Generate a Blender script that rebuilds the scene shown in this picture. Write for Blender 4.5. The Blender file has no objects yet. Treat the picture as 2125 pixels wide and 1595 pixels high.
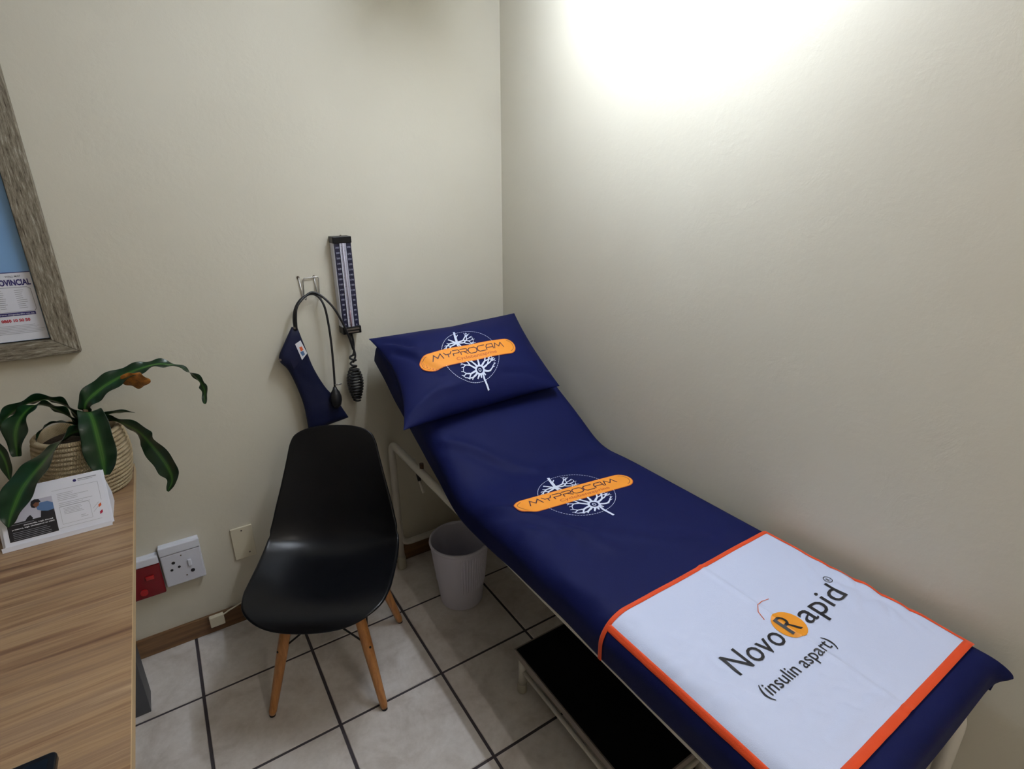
import bpy, bmesh, math, random
from mathutils import Vector, Matrix, noise

# ------------------------------------------------------------------ camera
sc = bpy.context.scene
col = sc.collection
PI = math.pi
PITCH, YAW, ROLL = -0.347, 0.575, -0.006
cam_d = bpy.data.cameras.new('camera')
cam_d.sensor_fit = 'HORIZONTAL'
cam_d.sensor_width = 36.0
cam_d.lens = 1125.88 / 2125 * 36.0
cam_d.clip_start = 0.02
cam = bpy.data.objects.new('camera', cam_d)
col.objects.link(cam)
fwd = Vector((math.cos(PITCH) * math.sin(YAW), math.cos(PITCH) * math.cos(YAW), math.sin(PITCH)))
rt = Vector((math.cos(YAW), -math.sin(YAW), 0))
up = rt.cross(fwd)
r2 = rt * math.cos(ROLL) + up * math.sin(ROLL)
u2 = -rt * math.sin(ROLL) + up * math.cos(ROLL)
cam.matrix_world = Matrix(((r2.x, u2.x, -fwd.x, -1.225), (r2.y, u2.y, -fwd.y, -1.958), (r2.z, u2.z, -fwd.z, 1.553), (0, 0, 0, 1)))
sc.camera = cam

# ------------------------------------------------------------------ world, colour management, lamp powers
world = bpy.data.worlds.new('world')
sc.world = world
world.use_nodes = True
world.node_tree.nodes['Background'].inputs[0].default_value = (0.75, 0.85, 1.0, 1)
world.node_tree.nodes['Background'].inputs[1].default_value = 0.15
sc.view_settings.view_transform = 'Standard'
sc.view_settings.look = 'None'
sc.view_settings.exposure = 0.0
sc.view_settings.gamma = 1.0
sc.view_settings.use_curve_mapping = False
TUBE_MAIN = 154.0
TUBE_FAR = 66.0
TUBE_COL = (0.80, 0.88, 1.0, 1)
FAR_COL = (1.0, 0.93, 0.88, 1)

rng = random.Random(7)

# ------------------------------------------------------------------ materials
def srgb(r, g, b):
    f = lambda c: (c / 255 / 12.92) if c / 255 <= 0.04045 else ((c / 255 + 0.055) / 1.055) ** 2.4
    return (f(r), f(g), f(b), 1)

def mat(name, color, rough=0.5, metal=0.0, spec=0.5, bump=None, sheen=0, coat=0, emit=None):
    m = bpy.data.materials.new(name)
    m.use_nodes = True
    nt = m.node_tree
    b = nt.nodes['Principled BSDF']
    b.inputs['Base Color'].default_value = color
    b.inputs['Roughness'].default_value = rough
    b.inputs['Metallic'].default_value = metal
    b.inputs['Specular IOR Level'].default_value = spec
    if sheen:
        b.inputs['Sheen Weight'].default_value = sheen
    if coat:
        b.inputs['Coat Weight'].default_value = coat
    if emit:
        b.inputs['Emission Color'].default_value = emit[0]
        b.inputs['Emission Strength'].default_value = emit[1]
    if bump:
        scale, dist, strength = bump
        tc = nt.nodes.new('ShaderNodeTexCoord')
        n = nt.nodes.new('ShaderNodeTexNoise')
        n.inputs['Scale'].default_value = scale
        n.inputs['Detail'].default_value = 4
        bp = nt.nodes.new('ShaderNodeBump')
        bp.inputs['Distance'].default_value = dist
        bp.inputs['Strength'].default_value = strength
        nt.links.new(tc.outputs['Object'], n.inputs['Vector'])
        nt.links.new(n.outputs['Fac'], bp.inputs['Height'])
        nt.links.new(bp.outputs['Normal'], b.inputs['Normal'])
    return m

def ramp(nt, stops):
    r = nt.nodes.new('ShaderNodeValToRGB')
    e = r.color_ramp.elements
    while len(e) > 1:
        e.remove(e[-1])
    e[0].position, e[0].color = stops[0]
    for p, c in stops[1:]:
        k = e.new(p)
        k.color = c
    return r

def mixcol(nt, mode, fac, a, b):
    m = nt.nodes.new('ShaderNodeMix')
    m.data_type = 'RGBA'
    m.blend_type = mode
    if isinstance(fac, (int, float)):
        m.inputs[0].default_value = fac
    else:
        nt.links.new(fac, m.inputs[0])
    for k, v in ((6, a), (7, b)):
        if isinstance(v, tuple):
            m.inputs[k].default_value = v
        else:
            nt.links.new(v, m.inputs[k])
    return m.outputs[2]

def noise_node(nt, scale, detail=3, vec=None, rough=0.5, dist=0.0):
    n = nt.nodes.new('ShaderNodeTexNoise')
    n.inputs['Scale'].default_value = scale
    n.inputs['Detail'].default_value = detail
    n.inputs['Roughness'].default_value = rough
    n.inputs['Distortion'].default_value = dist
    if vec is None:
        tc = nt.nodes.new('ShaderNodeTexCoord')
        vec = tc.outputs['Object']
    nt.links.new(vec, n.inputs['Vector'])
    return n

def mapping(nt, scale=(1, 1, 1), rot=(0, 0, 0), loc=(0, 0, 0)):
    tc = nt.nodes.new('ShaderNodeTexCoord')
    mp = nt.nodes.new('ShaderNodeMapping')
    mp.inputs['Scale'].default_value = scale
    mp.inputs['Rotation'].default_value = rot
    mp.inputs['Location'].default_value = loc
    nt.links.new(tc.outputs['Object'], mp.inputs['Vector'])
    return mp.outputs['Vector']

def add_bump(nt, heights, dist):
    """heights: list of (socket, weight)"""
    b = nt.nodes['Principled BSDF']
    prev = None
    for sock, w in heights:
        bp = nt.nodes.new('ShaderNodeBump')
        bp.inputs['Distance'].default_value = dist * w
        bp.inputs['Strength'].default_value = 1.0
        nt.links.new(sock, bp.inputs['Height'])
        if prev:
            nt.links.new(prev.outputs['Normal'], bp.inputs['Normal'])
        prev = bp
    nt.links.new(prev.outputs['Normal'], b.inputs['Normal'])

def plaster():
    m = mat('cream_plaster', srgb(206, 200, 178), 0.62, spec=0.35)
    nt = m.node_tree
    n1 = noise_node(nt, 1.4, 3)
    n2 = noise_node(nt, 55, 4, rough=0.6)
    n3 = noise_node(nt, 9, 5, rough=0.65, dist=0.8)
    rp = ramp(nt, [(0.3, srgb(205, 199, 182)), (0.7, srgb(212, 207, 191))])
    nt.links.new(n1.outputs['Fac'], rp.inputs[0])
    nt.links.new(rp.outputs[0], nt.nodes['Principled BSDF'].inputs['Base Color'])
    # sparse trowel marks
    r3 = ramp(nt, [(0.56, (0, 0, 0, 1)), (0.66, (1, 1, 1, 1))])
    nt.links.new(n3.outputs['Fac'], r3.inputs[0])
    add_bump(nt, [(n2.outputs['Fac'], 1.0), (r3.outputs[0], 0.3)], 0.0006)
    return m

def tile_mat():
    m = mat('beige_floor_tile', srgb(150, 140, 128), 0.42, spec=0.4)
    nt = m.node_tree
    n1 = noise_node(nt, 7, 5, rough=0.6, dist=0.6)
    n2 = noise_node(nt, 40, 4, rough=0.7)
    n3 = noise_node(nt, 2.2, 2)
    r1 = ramp(nt, [(0.3, srgb(200, 191, 183)), (0.5, srgb(220, 213, 207)), (0.72, srgb(234, 229, 225))])
    nt.links.new(n1.outputs['Fac'], r1.inputs[0])
    r2_ = ramp(nt, [(0.35, (0.72, 0.70, 0.66, 1)), (0.6, (1, 1, 1, 1))])
    nt.links.new(n2.outputs['Fac'], r2_.inputs[0])
    c = mixcol(nt, 'MULTIPLY', 0.32, r1.outputs[0], r2_.outputs[0])
    r3_ = ramp(nt, [(0.35, (0.94, 0.93, 0.91, 1)), (0.65, (1.0, 1.0, 1.0, 1))])
    nt.links.new(n3.outputs['Fac'], r3_.inputs[0])
    c = mixcol(nt, 'MULTIPLY', 1.0, c, r3_.outputs[0])
    nt.links.new(c, nt.nodes['Principled BSDF'].inputs['Base Color'])
    add_bump(nt, [(n1.outputs['Fac'], 1.0), (n2.outputs['Fac'], 0.5)], 0.0012)
    return m

def wood_desk():
    m = mat('striped_oak_laminate', srgb(170, 140, 100), 0.42, spec=0.35)
    nt = m.node_tree
    v1 = mapping(nt, (1.3, 26, 1))
    n1 = noise_node(nt, 1.0, 5, v1, 0.6, 0.25)
    r1 = ramp(nt, [(0.27, srgb(92, 66, 50)), (0.38, srgb(132, 100, 74)), (0.48, srgb(168, 138, 104)), (0.58, srgb(148, 120, 94)), (0.68, srgb(180, 152, 118)), (0.78, srgb(152, 124, 108))])
    nt.links.new(n1.outputs['Fac'], r1.inputs[0])
    v2 = mapping(nt, (6, 260, 1))
    n2 = noise_node(nt, 1.0, 3, v2)
    r2_ = ramp(nt, [(0.35, (0.80, 0.78, 0.76, 1)), (0.6, (1, 1, 1, 1))])
    nt.links.new(n2.outputs['Fac'], r2_.inputs[0])
    c = mixcol(nt, 'MULTIPLY', 0.6, r1.outputs[0], r2_.outputs[0])
    v3 = mapping(nt, (0.9, 11, 1), loc=(3, 5, 0))
    n3 = noise_node(nt, 1.0, 3, v3, 0.5, 0.5)
    r3_ = ramp(nt, [(0.3, (0.78, 0.74, 0.72, 1)), (0.55, (1, 1, 1, 1))])
    nt.links.new(n3.outputs['Fac'], r3_.inputs[0])
    c = mixcol(nt, 'MULTIPLY', 0.9, c, r3_.outputs[0])
    nt.links.new(c, nt.nodes['Principled BSDF'].inputs['Base Color'])
    return m

def wood_plain(name, dark, light, axis_scale, rough=0.5):
    m = mat(name, light, rough, spec=0.4)
    nt = m.node_tree
    v = mapping(nt, axis_scale)
    n1 = noise_node(nt, 1.0, 4, v, 0.6, 0.4)
    r1 = ramp(nt, [(0.3, dark), (0.7, light)])
    nt.links.new(n1.outputs['Fac'], r1.inputs[0])
    nt.links.new(r1.outputs[0], nt.nodes['Principled BSDF'].inputs['Base Color'])
    add_bump(nt, [(n1.outputs['Fac'], 1.0)], 0.0006)
    return m

def barnwood(name, scale):
    m = mat(name, srgb(120, 112, 96), 0.8, spec=0.2)
    nt = m.node_tree
    v = mapping(nt, scale)
    n1 = noise_node(nt, 1.0, 6, v, 0.75, 0.3)
    r1 = ramp(nt, [(0.34, srgb(70, 61, 50)), (0.44, srgb(118, 109, 93)), (0.56, srgb(146, 138, 121)), (0.68, srgb(192, 187, 172))])
    nt.links.new(n1.outputs['Fac'], r1.inputs[0])
    nt.links.new(r1.outputs[0], nt.nodes['Principled BSDF'].inputs['Base Color'])
    add_bump(nt, [(n1.outputs['Fac'], 1.0)], 0.003)
    return m

def chipped_paint():
    m = mat('chipped_cream_paint', srgb(205, 200, 188), 0.35, spec=0.5)
    nt = m.node_tree
    n = noise_node(nt, 55, 3, rough=0.6)
    r = ramp(nt, [(0.735, srgb(206, 201, 190)), (0.75, srgb(60, 45, 35))])
    nt.links.new(n.outputs['Fac'], r.inputs[0])
    nt.links.new(r.outputs[0], nt.nodes['Principled BSDF'].inputs['Base Color'])
    return m

def leaf_mat():
    m = mat('dracaena_leaf', srgb(30, 70, 30), 0.32, spec=0.5)
    nt = m.node_tree
    uv = nt.nodes.new('ShaderNodeUVMap')
    sp = nt.nodes.new('ShaderNodeSeparateXYZ')
    nt.links.new(uv.outputs[0], sp.inputs[0])
    r = ramp(nt, [(0.0, srgb(17, 45, 24)), (0.36, srgb(18, 50, 24)), (0.42, srgb(34, 76, 32)), (0.47, srgb(70, 112, 44)), (0.5, srgb(50, 92, 38)), (0.53, srgb(70, 110, 44)), (0.58, srgb(34, 76, 32)), (0.66, srgb(18, 50, 24)), (1.0, srgb(15, 42, 24))])
    nt.links.new(sp.outputs[0], r.inputs[0])
    # fine long veins
    cb = nt.nodes.new('ShaderNodeMapping')
    cb.inputs['Scale'].default_value = (60, 3, 1)
    nt.links.new(uv.outputs[0], cb.inputs['Vector'])
    n = noise_node(nt, 1.0, 2, cb.outputs['Vector'])
    r2_ = ramp(nt, [(0.3, (0.7, 0.75, 0.7, 1)), (0.7, (1.1, 1.1, 1.1, 1))])
    nt.links.new(n.outputs['Fac'], r2_.inputs[0])
    c = mixcol(nt, 'MULTIPLY', 0.8, r.outputs[0], r2_.outputs[0])
    nt.links.new(c, nt.nodes['Principled BSDF'].inputs['Base Color'])
    return m

def basket_mat():
    m = mat('coiled_palm_straw', srgb(196, 172, 128), 0.75, spec=0.25)
    nt = m.node_tree
    uv = nt.nodes.new('ShaderNodeUVMap')
    mp = nt.nodes.new('ShaderNodeMapping')
    mp.inputs['Scale'].default_value = (1, 1, 1)
    nt.links.new(uv.outputs[0], mp.inputs['Vector'])
    w = nt.nodes.new('ShaderNodeTexWave')
    w.wave_type = 'BANDS'
    w.bands_direction = 'X'
    w.inputs['Scale'].default_value = 14.0
    w.inputs['Distortion'].default_value = 1.0
    w.inputs['Detail'].default_value = 2
    w.inputs['Detail Scale'].default_value = 2
    nt.links.new(mp.outputs[0], w.inputs['Vector'])
    r = ramp(nt, [(0.0, srgb(160, 136, 98)), (0.3, srgb(212, 190, 150)), (0.8, srgb(236, 218, 182))])
    nt.links.new(w.outputs['Fac'], r.inputs[0])
    n = noise_node(nt, 30, 3)
    r2_ = ramp(nt, [(0.3, (0.78, 0.74, 0.68, 1)), (0.65, (1, 1, 1, 1))])
    nt.links.new(n.outputs['Fac'], r2_.inputs[0])
    c = mixcol(nt, 'MULTIPLY', 1.0, r.outputs[0], r2_.outputs[0])
    nt.links.new(c, nt.nodes['Principled BSDF'].inputs['Base Color'])
    add_bump(nt, [(w.outputs['Fac'], 1.0)], 0.0018)
    return m

def cloth_mat(name, color, rough=0.6, sheen=0.15, fine=900, spec=0.3):
    m = mat(name, color, rough, spec=spec, sheen=sheen)
    nt = m.node_tree
    n = noise_node(nt, fine, 2)
    n2 = noise_node(nt, 14, 3)
    add_bump(nt, [(n.outputs['Fac'], 0.3), (n2.outputs['Fac'], 1.0)], 0.0012)
    return m

M = dict(
    plaster=plaster(), tile=tile_mat(), grout=mat('dark_grout', srgb(62, 56, 60), 0.85, bump=(120, 0.001, 0.6)),
    skirt=wood_plain('brown_skirting', srgb(84, 58, 38), srgb(128, 95, 62), (3, 60, 60), 0.45),
    ceil=mat('white_ceiling', srgb(225, 224, 220), 0.8),
    desk=wood_desk(), edge=mat('oak_edge_band', srgb(196, 168, 128), 0.45), under=mat('dark_desk_board', srgb(70, 62, 62), 0.6),
    legm=mat('charcoal_metal', srgb(78, 80, 86), 0.5, 0.3),
    frame_v=barnwood('weathered_wood_upright', (170, 170, 22)), frame_h=barnwood('weathered_wood_level', (22, 170, 170)),
    sea=mat('map_sea_blue', srgb(126, 168, 214), 0.35), paper=mat('white_paper', srgb(226, 228, 238), 0.55),
    ink=mat('black_ink', srgb(22, 20, 26), 0.5), greyink=mat('grey_ink', srgb(150, 152, 162), 0.6), blueink=mat('navy_ink', srgb(38, 30, 104), 0.5),
    redink=mat('red_ink', srgb(190, 40, 60), 0.5), white=mat('white_print', srgb(225, 225, 230), 0.6),
    shell=mat('matt_black_plastic', srgb(11, 12, 16), 0.30, spec=0.28, bump=(700, 0.0001, 0.5)),
    beech=wood_plain('varnished_beech', srgb(158, 104, 56), srgb(196, 138, 80), (90, 90, 10), 0.35),
    black=mat('black_steel', srgb(18, 18, 20), 0.4, 0.5), rubber=mat('black_rubber', srgb(20, 20, 23), 0.45),
    cream=mat('cream_plastic', srgb(214, 206, 182), 0.4), whitep=mat('white_plastic', srgb(214, 216, 228), 0.35),
    whitebox=mat('white_box_plastic', srgb(226, 229, 240), 0.35),
    redp=mat('red_plastic', srgb(120, 10, 22), 0.35), red2=mat('bright_red_plastic', srgb(176, 34, 36), 0.3),
    steel=mat('bright_steel', srgb(190, 188, 186), 0.28, 0.9), dull=mat('dull_steel', srgb(120, 110, 102), 0.45, 0.7), screw=mat('rusty_screw', srgb(90, 74, 62), 0.5, 0.6),
    navy=cloth_mat('navy_cotton', (0.003, 0.006, 0.055, 1), 0.65, sheen=0, spec=0.15), navyd=cloth_mat('navy_mattress_cover', (0.005, 0.007, 0.045, 1), 0.6, sheen=0, spec=0.22),
    cuff=cloth_mat('navy_nylon', (0.0035, 0.006, 0.03, 1), 0.5, sheen=0, spec=0.3), velcro=mat('navy_hook_tape', srgb(14, 14, 46), 0.9),
    orange=mat('orange_print', srgb(240, 152, 44), 0.6), orange_d=mat('burnt_orange_print', srgb(190, 86, 38), 0.55), purp=mat('dark_maroon_print', srgb(62, 20, 44), 0.55),
    binding=cloth_mat('orange_binding', srgb(214, 70, 20), 0.6), panel=cloth_mat('white_polyester', srgb(200, 210, 238), 0.5), amber=mat('amber_print', srgb(226, 146, 26), 0.5),
    lightblue=mat('pale_print', srgb(214, 222, 242), 0.6),
    tubem=chipped_paint(), cap=mat('dirty_rubber_cap', srgb(176, 170, 156), 0.7, bump=(80, 0.001, 0.7)),
    bin=mat('pale_grey_plastic', srgb(208, 206, 222), 0.42), 
    mat_blk=mat('black_rubber_mat', srgb(7, 7, 9), 0.75, spec=0.12, bump=(300, 0.0004, 0.5)), alu=mat('brushed_edge', srgb(150, 140, 132), 0.4, 0.6),
    leaf=leaf_mat(), basket=basket_mat(), soil=mat('dark_soil', srgb(58, 46, 34), 0.95, bump=(90, 0.01, 1)), cane=mat('brown_cane', srgb(120, 100, 72), 0.7),
    dry=wood_plain('dry_leaf', srgb(96, 60, 24), srgb(176, 112, 40), (60, 60, 60), 0.6),
    lamp=mat('lit_tube', (1, 1, 1, 1), 0.5, emit=(TUBE_COL, TUBE_MAIN)), lamp2=mat('lit_tube_far', (1, 1, 1, 1), 0.5, emit=(FAR_COL, TUBE_FAR)),
    lampb=mat('white_lamp_body', srgb(230, 230, 230), 0.5), screen=mat('black_glass', srgb(10, 10, 12), 0.08),
    skin=mat('printed_skin', srgb(120, 74, 50), 0.6), denim=mat('printed_blue_shirt', srgb(84, 116, 160), 0.6), dark=mat('printed_dark', srgb(24, 22, 30), 0.6), lilac=mat('printed_pale_grey', srgb(190, 188, 202), 0.6),
    qorange=mat('orange_stripe', srgb(214, 96, 50), 0.6), qmag=mat('magenta_stripe', srgb(176, 26, 66), 0.6),
    glassy=mat('scale_white', srgb(196, 192, 206), 0.25), scale=mat('scale_navy', srgb(24, 24, 52), 0.4), numerals=mat('pale_numerals', srgb(170, 172, 190), 0.5), spirit=mat('mercury_column', srgb(150, 110, 120), 0.3),
)

# ------------------------------------------------------------------ object helpers
def link_mesh(name, me, parent=None):
    o = bpy.data.objects.new(name, me)
    col.objects.link(o)
    if parent:
        o.parent = parent
    return o

def obj(name, bm, m, parent=None, smooth=False, bevel=0, solid=0, sub=0, offset=1):
    me = bpy.data.meshes.new(name)
    bmesh.ops.recalc_face_normals(bm, faces=bm.faces[:]) if not solid else None
    bm.to_mesh(me)
    bm.free()
    for mm in (m if isinstance(m, list) else [m]):
        me.materials.append(mm)
    if smooth:
        for p in me.polygons:
            p.use_smooth = True
    o = link_mesh(name, me, parent)
    if parent:
        off, q_ = Vector((0, 0, 0)), parent
        while q_:
            off += q_.location
            q_ = q_.parent
        me.transform(Matrix.Translation(-off))
    if solid:
        s = o.modifiers.new('thickness', 'SOLIDIFY')
        s.thickness = solid
        s.offset = offset
    if bevel:
        b = o.modifiers.new('bevel', 'BEVEL')
        b.width = bevel
        b.segments = 2
        b.limit_method = 'ANGLE'
    if sub:
        s = o.modifiers.new('sub', 'SUBSURF')
        s.levels = s.render_levels = sub
    return o

def thing(name, label, cat, loc=(0, 0, 0), group=None):
    o = bpy.data.objects.new(name, None)
    col.objects.link(o)
    o.location = loc
    o.empty_display_size = 0.05
    o['label'] = label
    o['category'] = cat
    if group:
        o['group'] = group
    return o

def struct(o):
    o['kind'] = 'structure'
    return o

def box(bm, c0, c1, mi=0):
    v = [bm.verts.new((x, y, z)) for x in (c0[0], c1[0]) for y in (c0[1], c1[1]) for z in (c0[2], c1[2])]
    for f in ((0, 1, 3, 2), (4, 6, 7, 5), (0, 4, 5, 1), (2, 3, 7, 6), (0, 2, 6, 4), (1, 5, 7, 3)):
        bm.faces.new([v[i] for i in f]).material_index = mi
    return v

def nb():
    return bmesh.new()

def boxobj(name, c0, c1, m, parent=None, bevel=0):
    bm = nb()
    box(bm, c0, c1)
    return obj(name, bm, m, parent, bevel=bevel)

def catmull(pts, n=6):
    P = [Vector(p) for p in pts]
    P = [P[0] * 2 - P[1]] + P + [P[-1] * 2 - P[-2]]
    out = []
    for i in range(1, len(P) - 2):
        p0, p1, p2, p3 = P[i - 1:i + 3]
        for k in range(n):
            t = k / n
            out.append(0.5 * ((2 * p1) + (p2 - p0) * t + (2 * p0 - 5 * p1 + 4 * p2 - p3) * t * t + (3 * p1 - p0 - 3 * p2 + p3) * t ** 3))
    out.append(P[-2].copy())
    return out

def tube(bm, pts, r, seg=10, cap=True, mi=0):
    """pts list of Vectors, r number or list"""
    P = [Vector(p) for p in pts]
    n = len(P)
    R_ = r if isinstance(r, (list, tuple)) else [r] * n
    rings = []
    nrm = None
    for i in range(n):
        t = (P[min(i + 1, n - 1)] - P[max(i - 1, 0)]).normalized()
        if nrm is None:
            a = Vector((0, 0, 1)) if abs(t.z) < 0.9 else Vector((1, 0, 0))
            nrm = t.cross(a).normalized()
        else:
            nrm = (nrm - t * nrm.dot(t)).normalized()
        b = t.cross(nrm)
        rings.append([bm.verts.new(P[i] + (nrm * math.cos(2 * PI * k / seg) + b * math.sin(2 * PI * k / seg)) * R_[i]) for k in range(seg)])
    for i in range(n - 1):
        for k in range(seg):
            f = bm.faces.new((rings[i][k], rings[i][(k + 1) % seg], rings[i + 1][(k + 1) % seg], rings[i + 1][k]))
            f.material_index = mi
    if cap:
        bm.faces.new(rings[0][::-1]).material_index = mi
        bm.faces.new(rings[-1]).material_index = mi

def bend(pts, rad, n=6):
    """polyline with rounded corners"""
    P = [Vector(p) for p in pts]
    out = [P[0]]
    for i in range(1, len(P) - 1):
        a = (P[i - 1] - P[i]).normalized()
        b = (P[i + 1] - P[i]).normalized()
        s, e = P[i] + a * rad, P[i] + b * rad
        for k in range(n + 1):
            t = k / n
            out.append(s * (1 - t) ** 2 + P[i] * 2 * t * (1 - t) + e * t * t)
    out.append(P[-1])
    return out

def lathe(bm, prof, c=(0, 0), seg=48, uvname=None):
    """prof list (r,z)"""
    rings = []
    for r, z in prof:
        if r < 1e-6:
            rings.append([bm.verts.new((c[0], c[1], z))])
        else:
            rings.append([bm.verts.new((c[0] + r * math.cos(2 * PI * k / seg), c[1] + r * math.sin(2 * PI * k / seg), z)) for k in range(seg)])
    uvl = bm.loops.layers.uv.new('UVMap') if uvname else None
    for i in range(len(rings) - 1):
        A, B = rings[i], rings[i + 1]
        for k in range(seg):
            k2 = (k + 1) % seg
            if len(A) == 1:
                f = bm.faces.new((A[0], B[k2], B[k]))
            elif len(B) == 1:
                f = bm.faces.new((A[k], A[k2], B[0]))
            else:
                f = bm.faces.new((A[k], A[k2], B[k2], B[k]))
                if uvl:
                    for lp, (uu, vv) in zip(f.loops, ((k, i), (k + 1, i), (k + 1, i + 1), (k, i + 1))):
                        lp[uvl].uv = (uu / seg * 6, vv * 0.01)

def grid(bm, f, us, vs, mi=0, uv=False, close_u=False):
    V = [[bm.verts.new(f(u, v)) for u in us] for v in vs]
    uvl = (bm.loops.layers.uv.verify() if uv else None)
    nu = len(us)
    for j in range(len(vs) - 1):
        for i in range(nu if close_u else nu - 1):
            i2 = (i + 1) % nu
            fc = bm.faces.new((V[j][i], V[j][i2], V[j + 1][i2], V[j + 1][i]))
            fc.material_index = mi
            if uvl:
                for lp, (a, b) in zip(fc.loops, ((i, j), (i + 1, j), (i + 1, j + 1), (i, j + 1))):
                    lp[uvl].uv = (a / (nu - 1), b / (len(vs) - 1))
    return V

def lin(a, b, n):
    return [a + (b - a) * i / (n - 1) for i in range(n)]

def text_bm(txt, size, font_shear=0.0, extrude=0.0, spacing=1.0, bold=0.0):
    """flat text outline as bmesh, local XY, left at x=0, baseline y=0; returns bm, width"""
    cu = bpy.data.curves.new('txt', 'FONT')
    cu.body = txt
    cu.size = size
    cu.shear = font_shear
    cu.extrude = extrude
    cu.space_character = spacing
    cu.offset = bold
    cu.resolution_u = 3
    o = bpy.data.objects.new('txt', cu)
    col.objects.link(o)
    bpy.context.view_layer.update()
    dg = bpy.context.evaluated_depsgraph_get()
    me = bpy.data.meshes.new_from_object(o.evaluated_get(dg))
    bm = nb()
    bm.from_mesh(me)
    bpy.data.objects.remove(o)
    bpy.data.curves.remove(cu)
    bpy.data.meshes.remove(me)
    xs = [v.co.x for v in bm.verts] or [0, 1]
    x0 = min(xs)
    for v in bm.verts:
        v.co.x -= x0
    return bm, max(xs) - x0

def text_on(name, txt, f, x0, y0, width, height, m, parent, shear=0, bold=0.0, dens=None):
    """text fitted into width x cap-height, mapped by f(x,y)->Vector"""
    bm, w = text_bm(txt, 1.0, shear, bold=bold)
    sx = width / w
    sy = height / 0.72
    bmesh.ops.triangulate(bm, faces=bm.faces[:])
    if height > 0.02:
        for v in bm.verts:
            v.co = Vector((v.co.x * sx, v.co.y * sy, 0))
        for _ in range(4):
            es = [e for e in bm.edges if e.calc_length() > 0.006]
            if es:
                bmesh.ops.subdivide_edges(bm, edges=es, cuts=1)
                bmesh.ops.triangulate(bm, faces=bm.faces[:])
        sx = sy = 1.0
    for v in bm.verts:
        v.co = f(x0 + v.co.x * sx, y0 + v.co.y * sy)
    return obj(name, bm, m, parent)

def ribbon(bm, pts, w, f, step=0.004, mi=0, closed=False, w1=None):
    """flat stroke of width w through 2D pts, mapped by f"""
    P = [Vector(p).to_2d() for p in pts]
    if closed:
        P = P + [P[0]]
    Q = [P[0]]
    for a, b in zip(P, P[1:]):
        n = max(1, int((b - a).length / step))
        for k in range(1, n + 1):
            Q.append(a.lerp(b, k / n))
    n = len(Q)
    L, R_ = [], []
    for i in range(n):
        if closed:
            t = Q[(i + 1) % (n - 1)] - Q[(i - 1) % (n - 1)]
        else:
            t = Q[min(i + 1, n - 1)] - Q[max(i - 1, 0)]
        if t.length < 1e-9:
            t = Vector((1, 0))
        t.normalize()
        nn = Vector((-t.y, t.x))
        ww = w if w1 is None else w + (w1 - w) * i / (n - 1)
        # keep the stroke width at sharp corners
        if not closed and 0 < i < n - 1:
            ta = (Q[i + 1] - Q[i]).normalized()
            c = max(0.5, abs(ta.dot(t)))
            ww = ww / c
        L.append(bm.verts.new(f(*(Q[i] + nn * ww / 2))))
        R_.append(bm.verts.new(f(*(Q[i] - nn * ww / 2))))
    for i in range(n - 1):
        fc = bm.faces.new((R_[i], R_[i + 1], L[i + 1], L[i]))
        fc.material_index = mi

# ------------------------------------------------------------------ room
RX0, RY0, RZ = -3.1, -3.4, 2.30
S = 0.345
bm = nb()
box(bm, (RX0 - 0.1, RY0 - 0.1, -0.1), (0.1, 0.1, -0.003), 1)
i0, g = 3.93, 0.0045
for i in range(-5, 5):
    for j in range(-1, 11):
        xa, xb = (i - i0) * S, (i + 1 - i0) * S
        yb, ya = 0.0469 - j * S, 0.0469 - (j + 1) * S
        xa, xb, ya, yb = xa + g, xb - g, ya + g, yb - g
        xa, xb, ya, yb = max(xa, RX0), min(xb, 0), max(ya, RY0), min(yb, 0)
        if xb - xa < 0.01 or yb - ya < 0.01:
            continue
        # tile with a small eased edge
        e = 0.0015
        lo = [bm.verts.new(p) for p in ((xa, ya, -0.003), (xb, ya, -0.003), (xb, yb, -0.003), (xa, yb, -0.003))]
        hi = [bm.verts.new(p) for p in ((xa + e, ya + e, 0), (xb - e, ya + e, 0), (xb - e, yb - e, 0), (xa + e, yb - e, 0))]
        bm.faces.new(hi)
        for k in range(4):
            bm.faces.new((lo[k], lo[(k + 1) % 4], hi[(k + 1) % 4], hi[k]))
struct(obj('floor', bm, [M['tile'], M['grout']]))
struct(boxobj('wall_back', (RX0 - 0.1, 0, 0), (0.1, 0.1, RZ), M['plaster']))
struct(boxobj('wall_right', (0, RY0 - 0.1, 0), (0.1, 0, RZ), M['plaster']))
struct(boxobj('wall_left', (RX0 - 0.1, RY0 - 0.1, 0), (RX0, 0, RZ), M['plaster']))
struct(boxobj('wall_front', (RX0, RY0 - 0.1, 0), (0, RY0, RZ), M['plaster']))
struct(boxobj('ceiling', (RX0 - 0.1, RY0 - 0.1, RZ), (0.1, 0.1, RZ + 0.1), M['ceil']))
struct(boxobj('baseboard_back', (RX0, -0.012, 0), (0, 0, 0.075), M['skirt'], bevel=0.002))
struct(boxobj('baseboard_right', (-0.012, RY0, 0), (0, -0.012, 0.075), M['skirt'], bevel=0.002))

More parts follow.
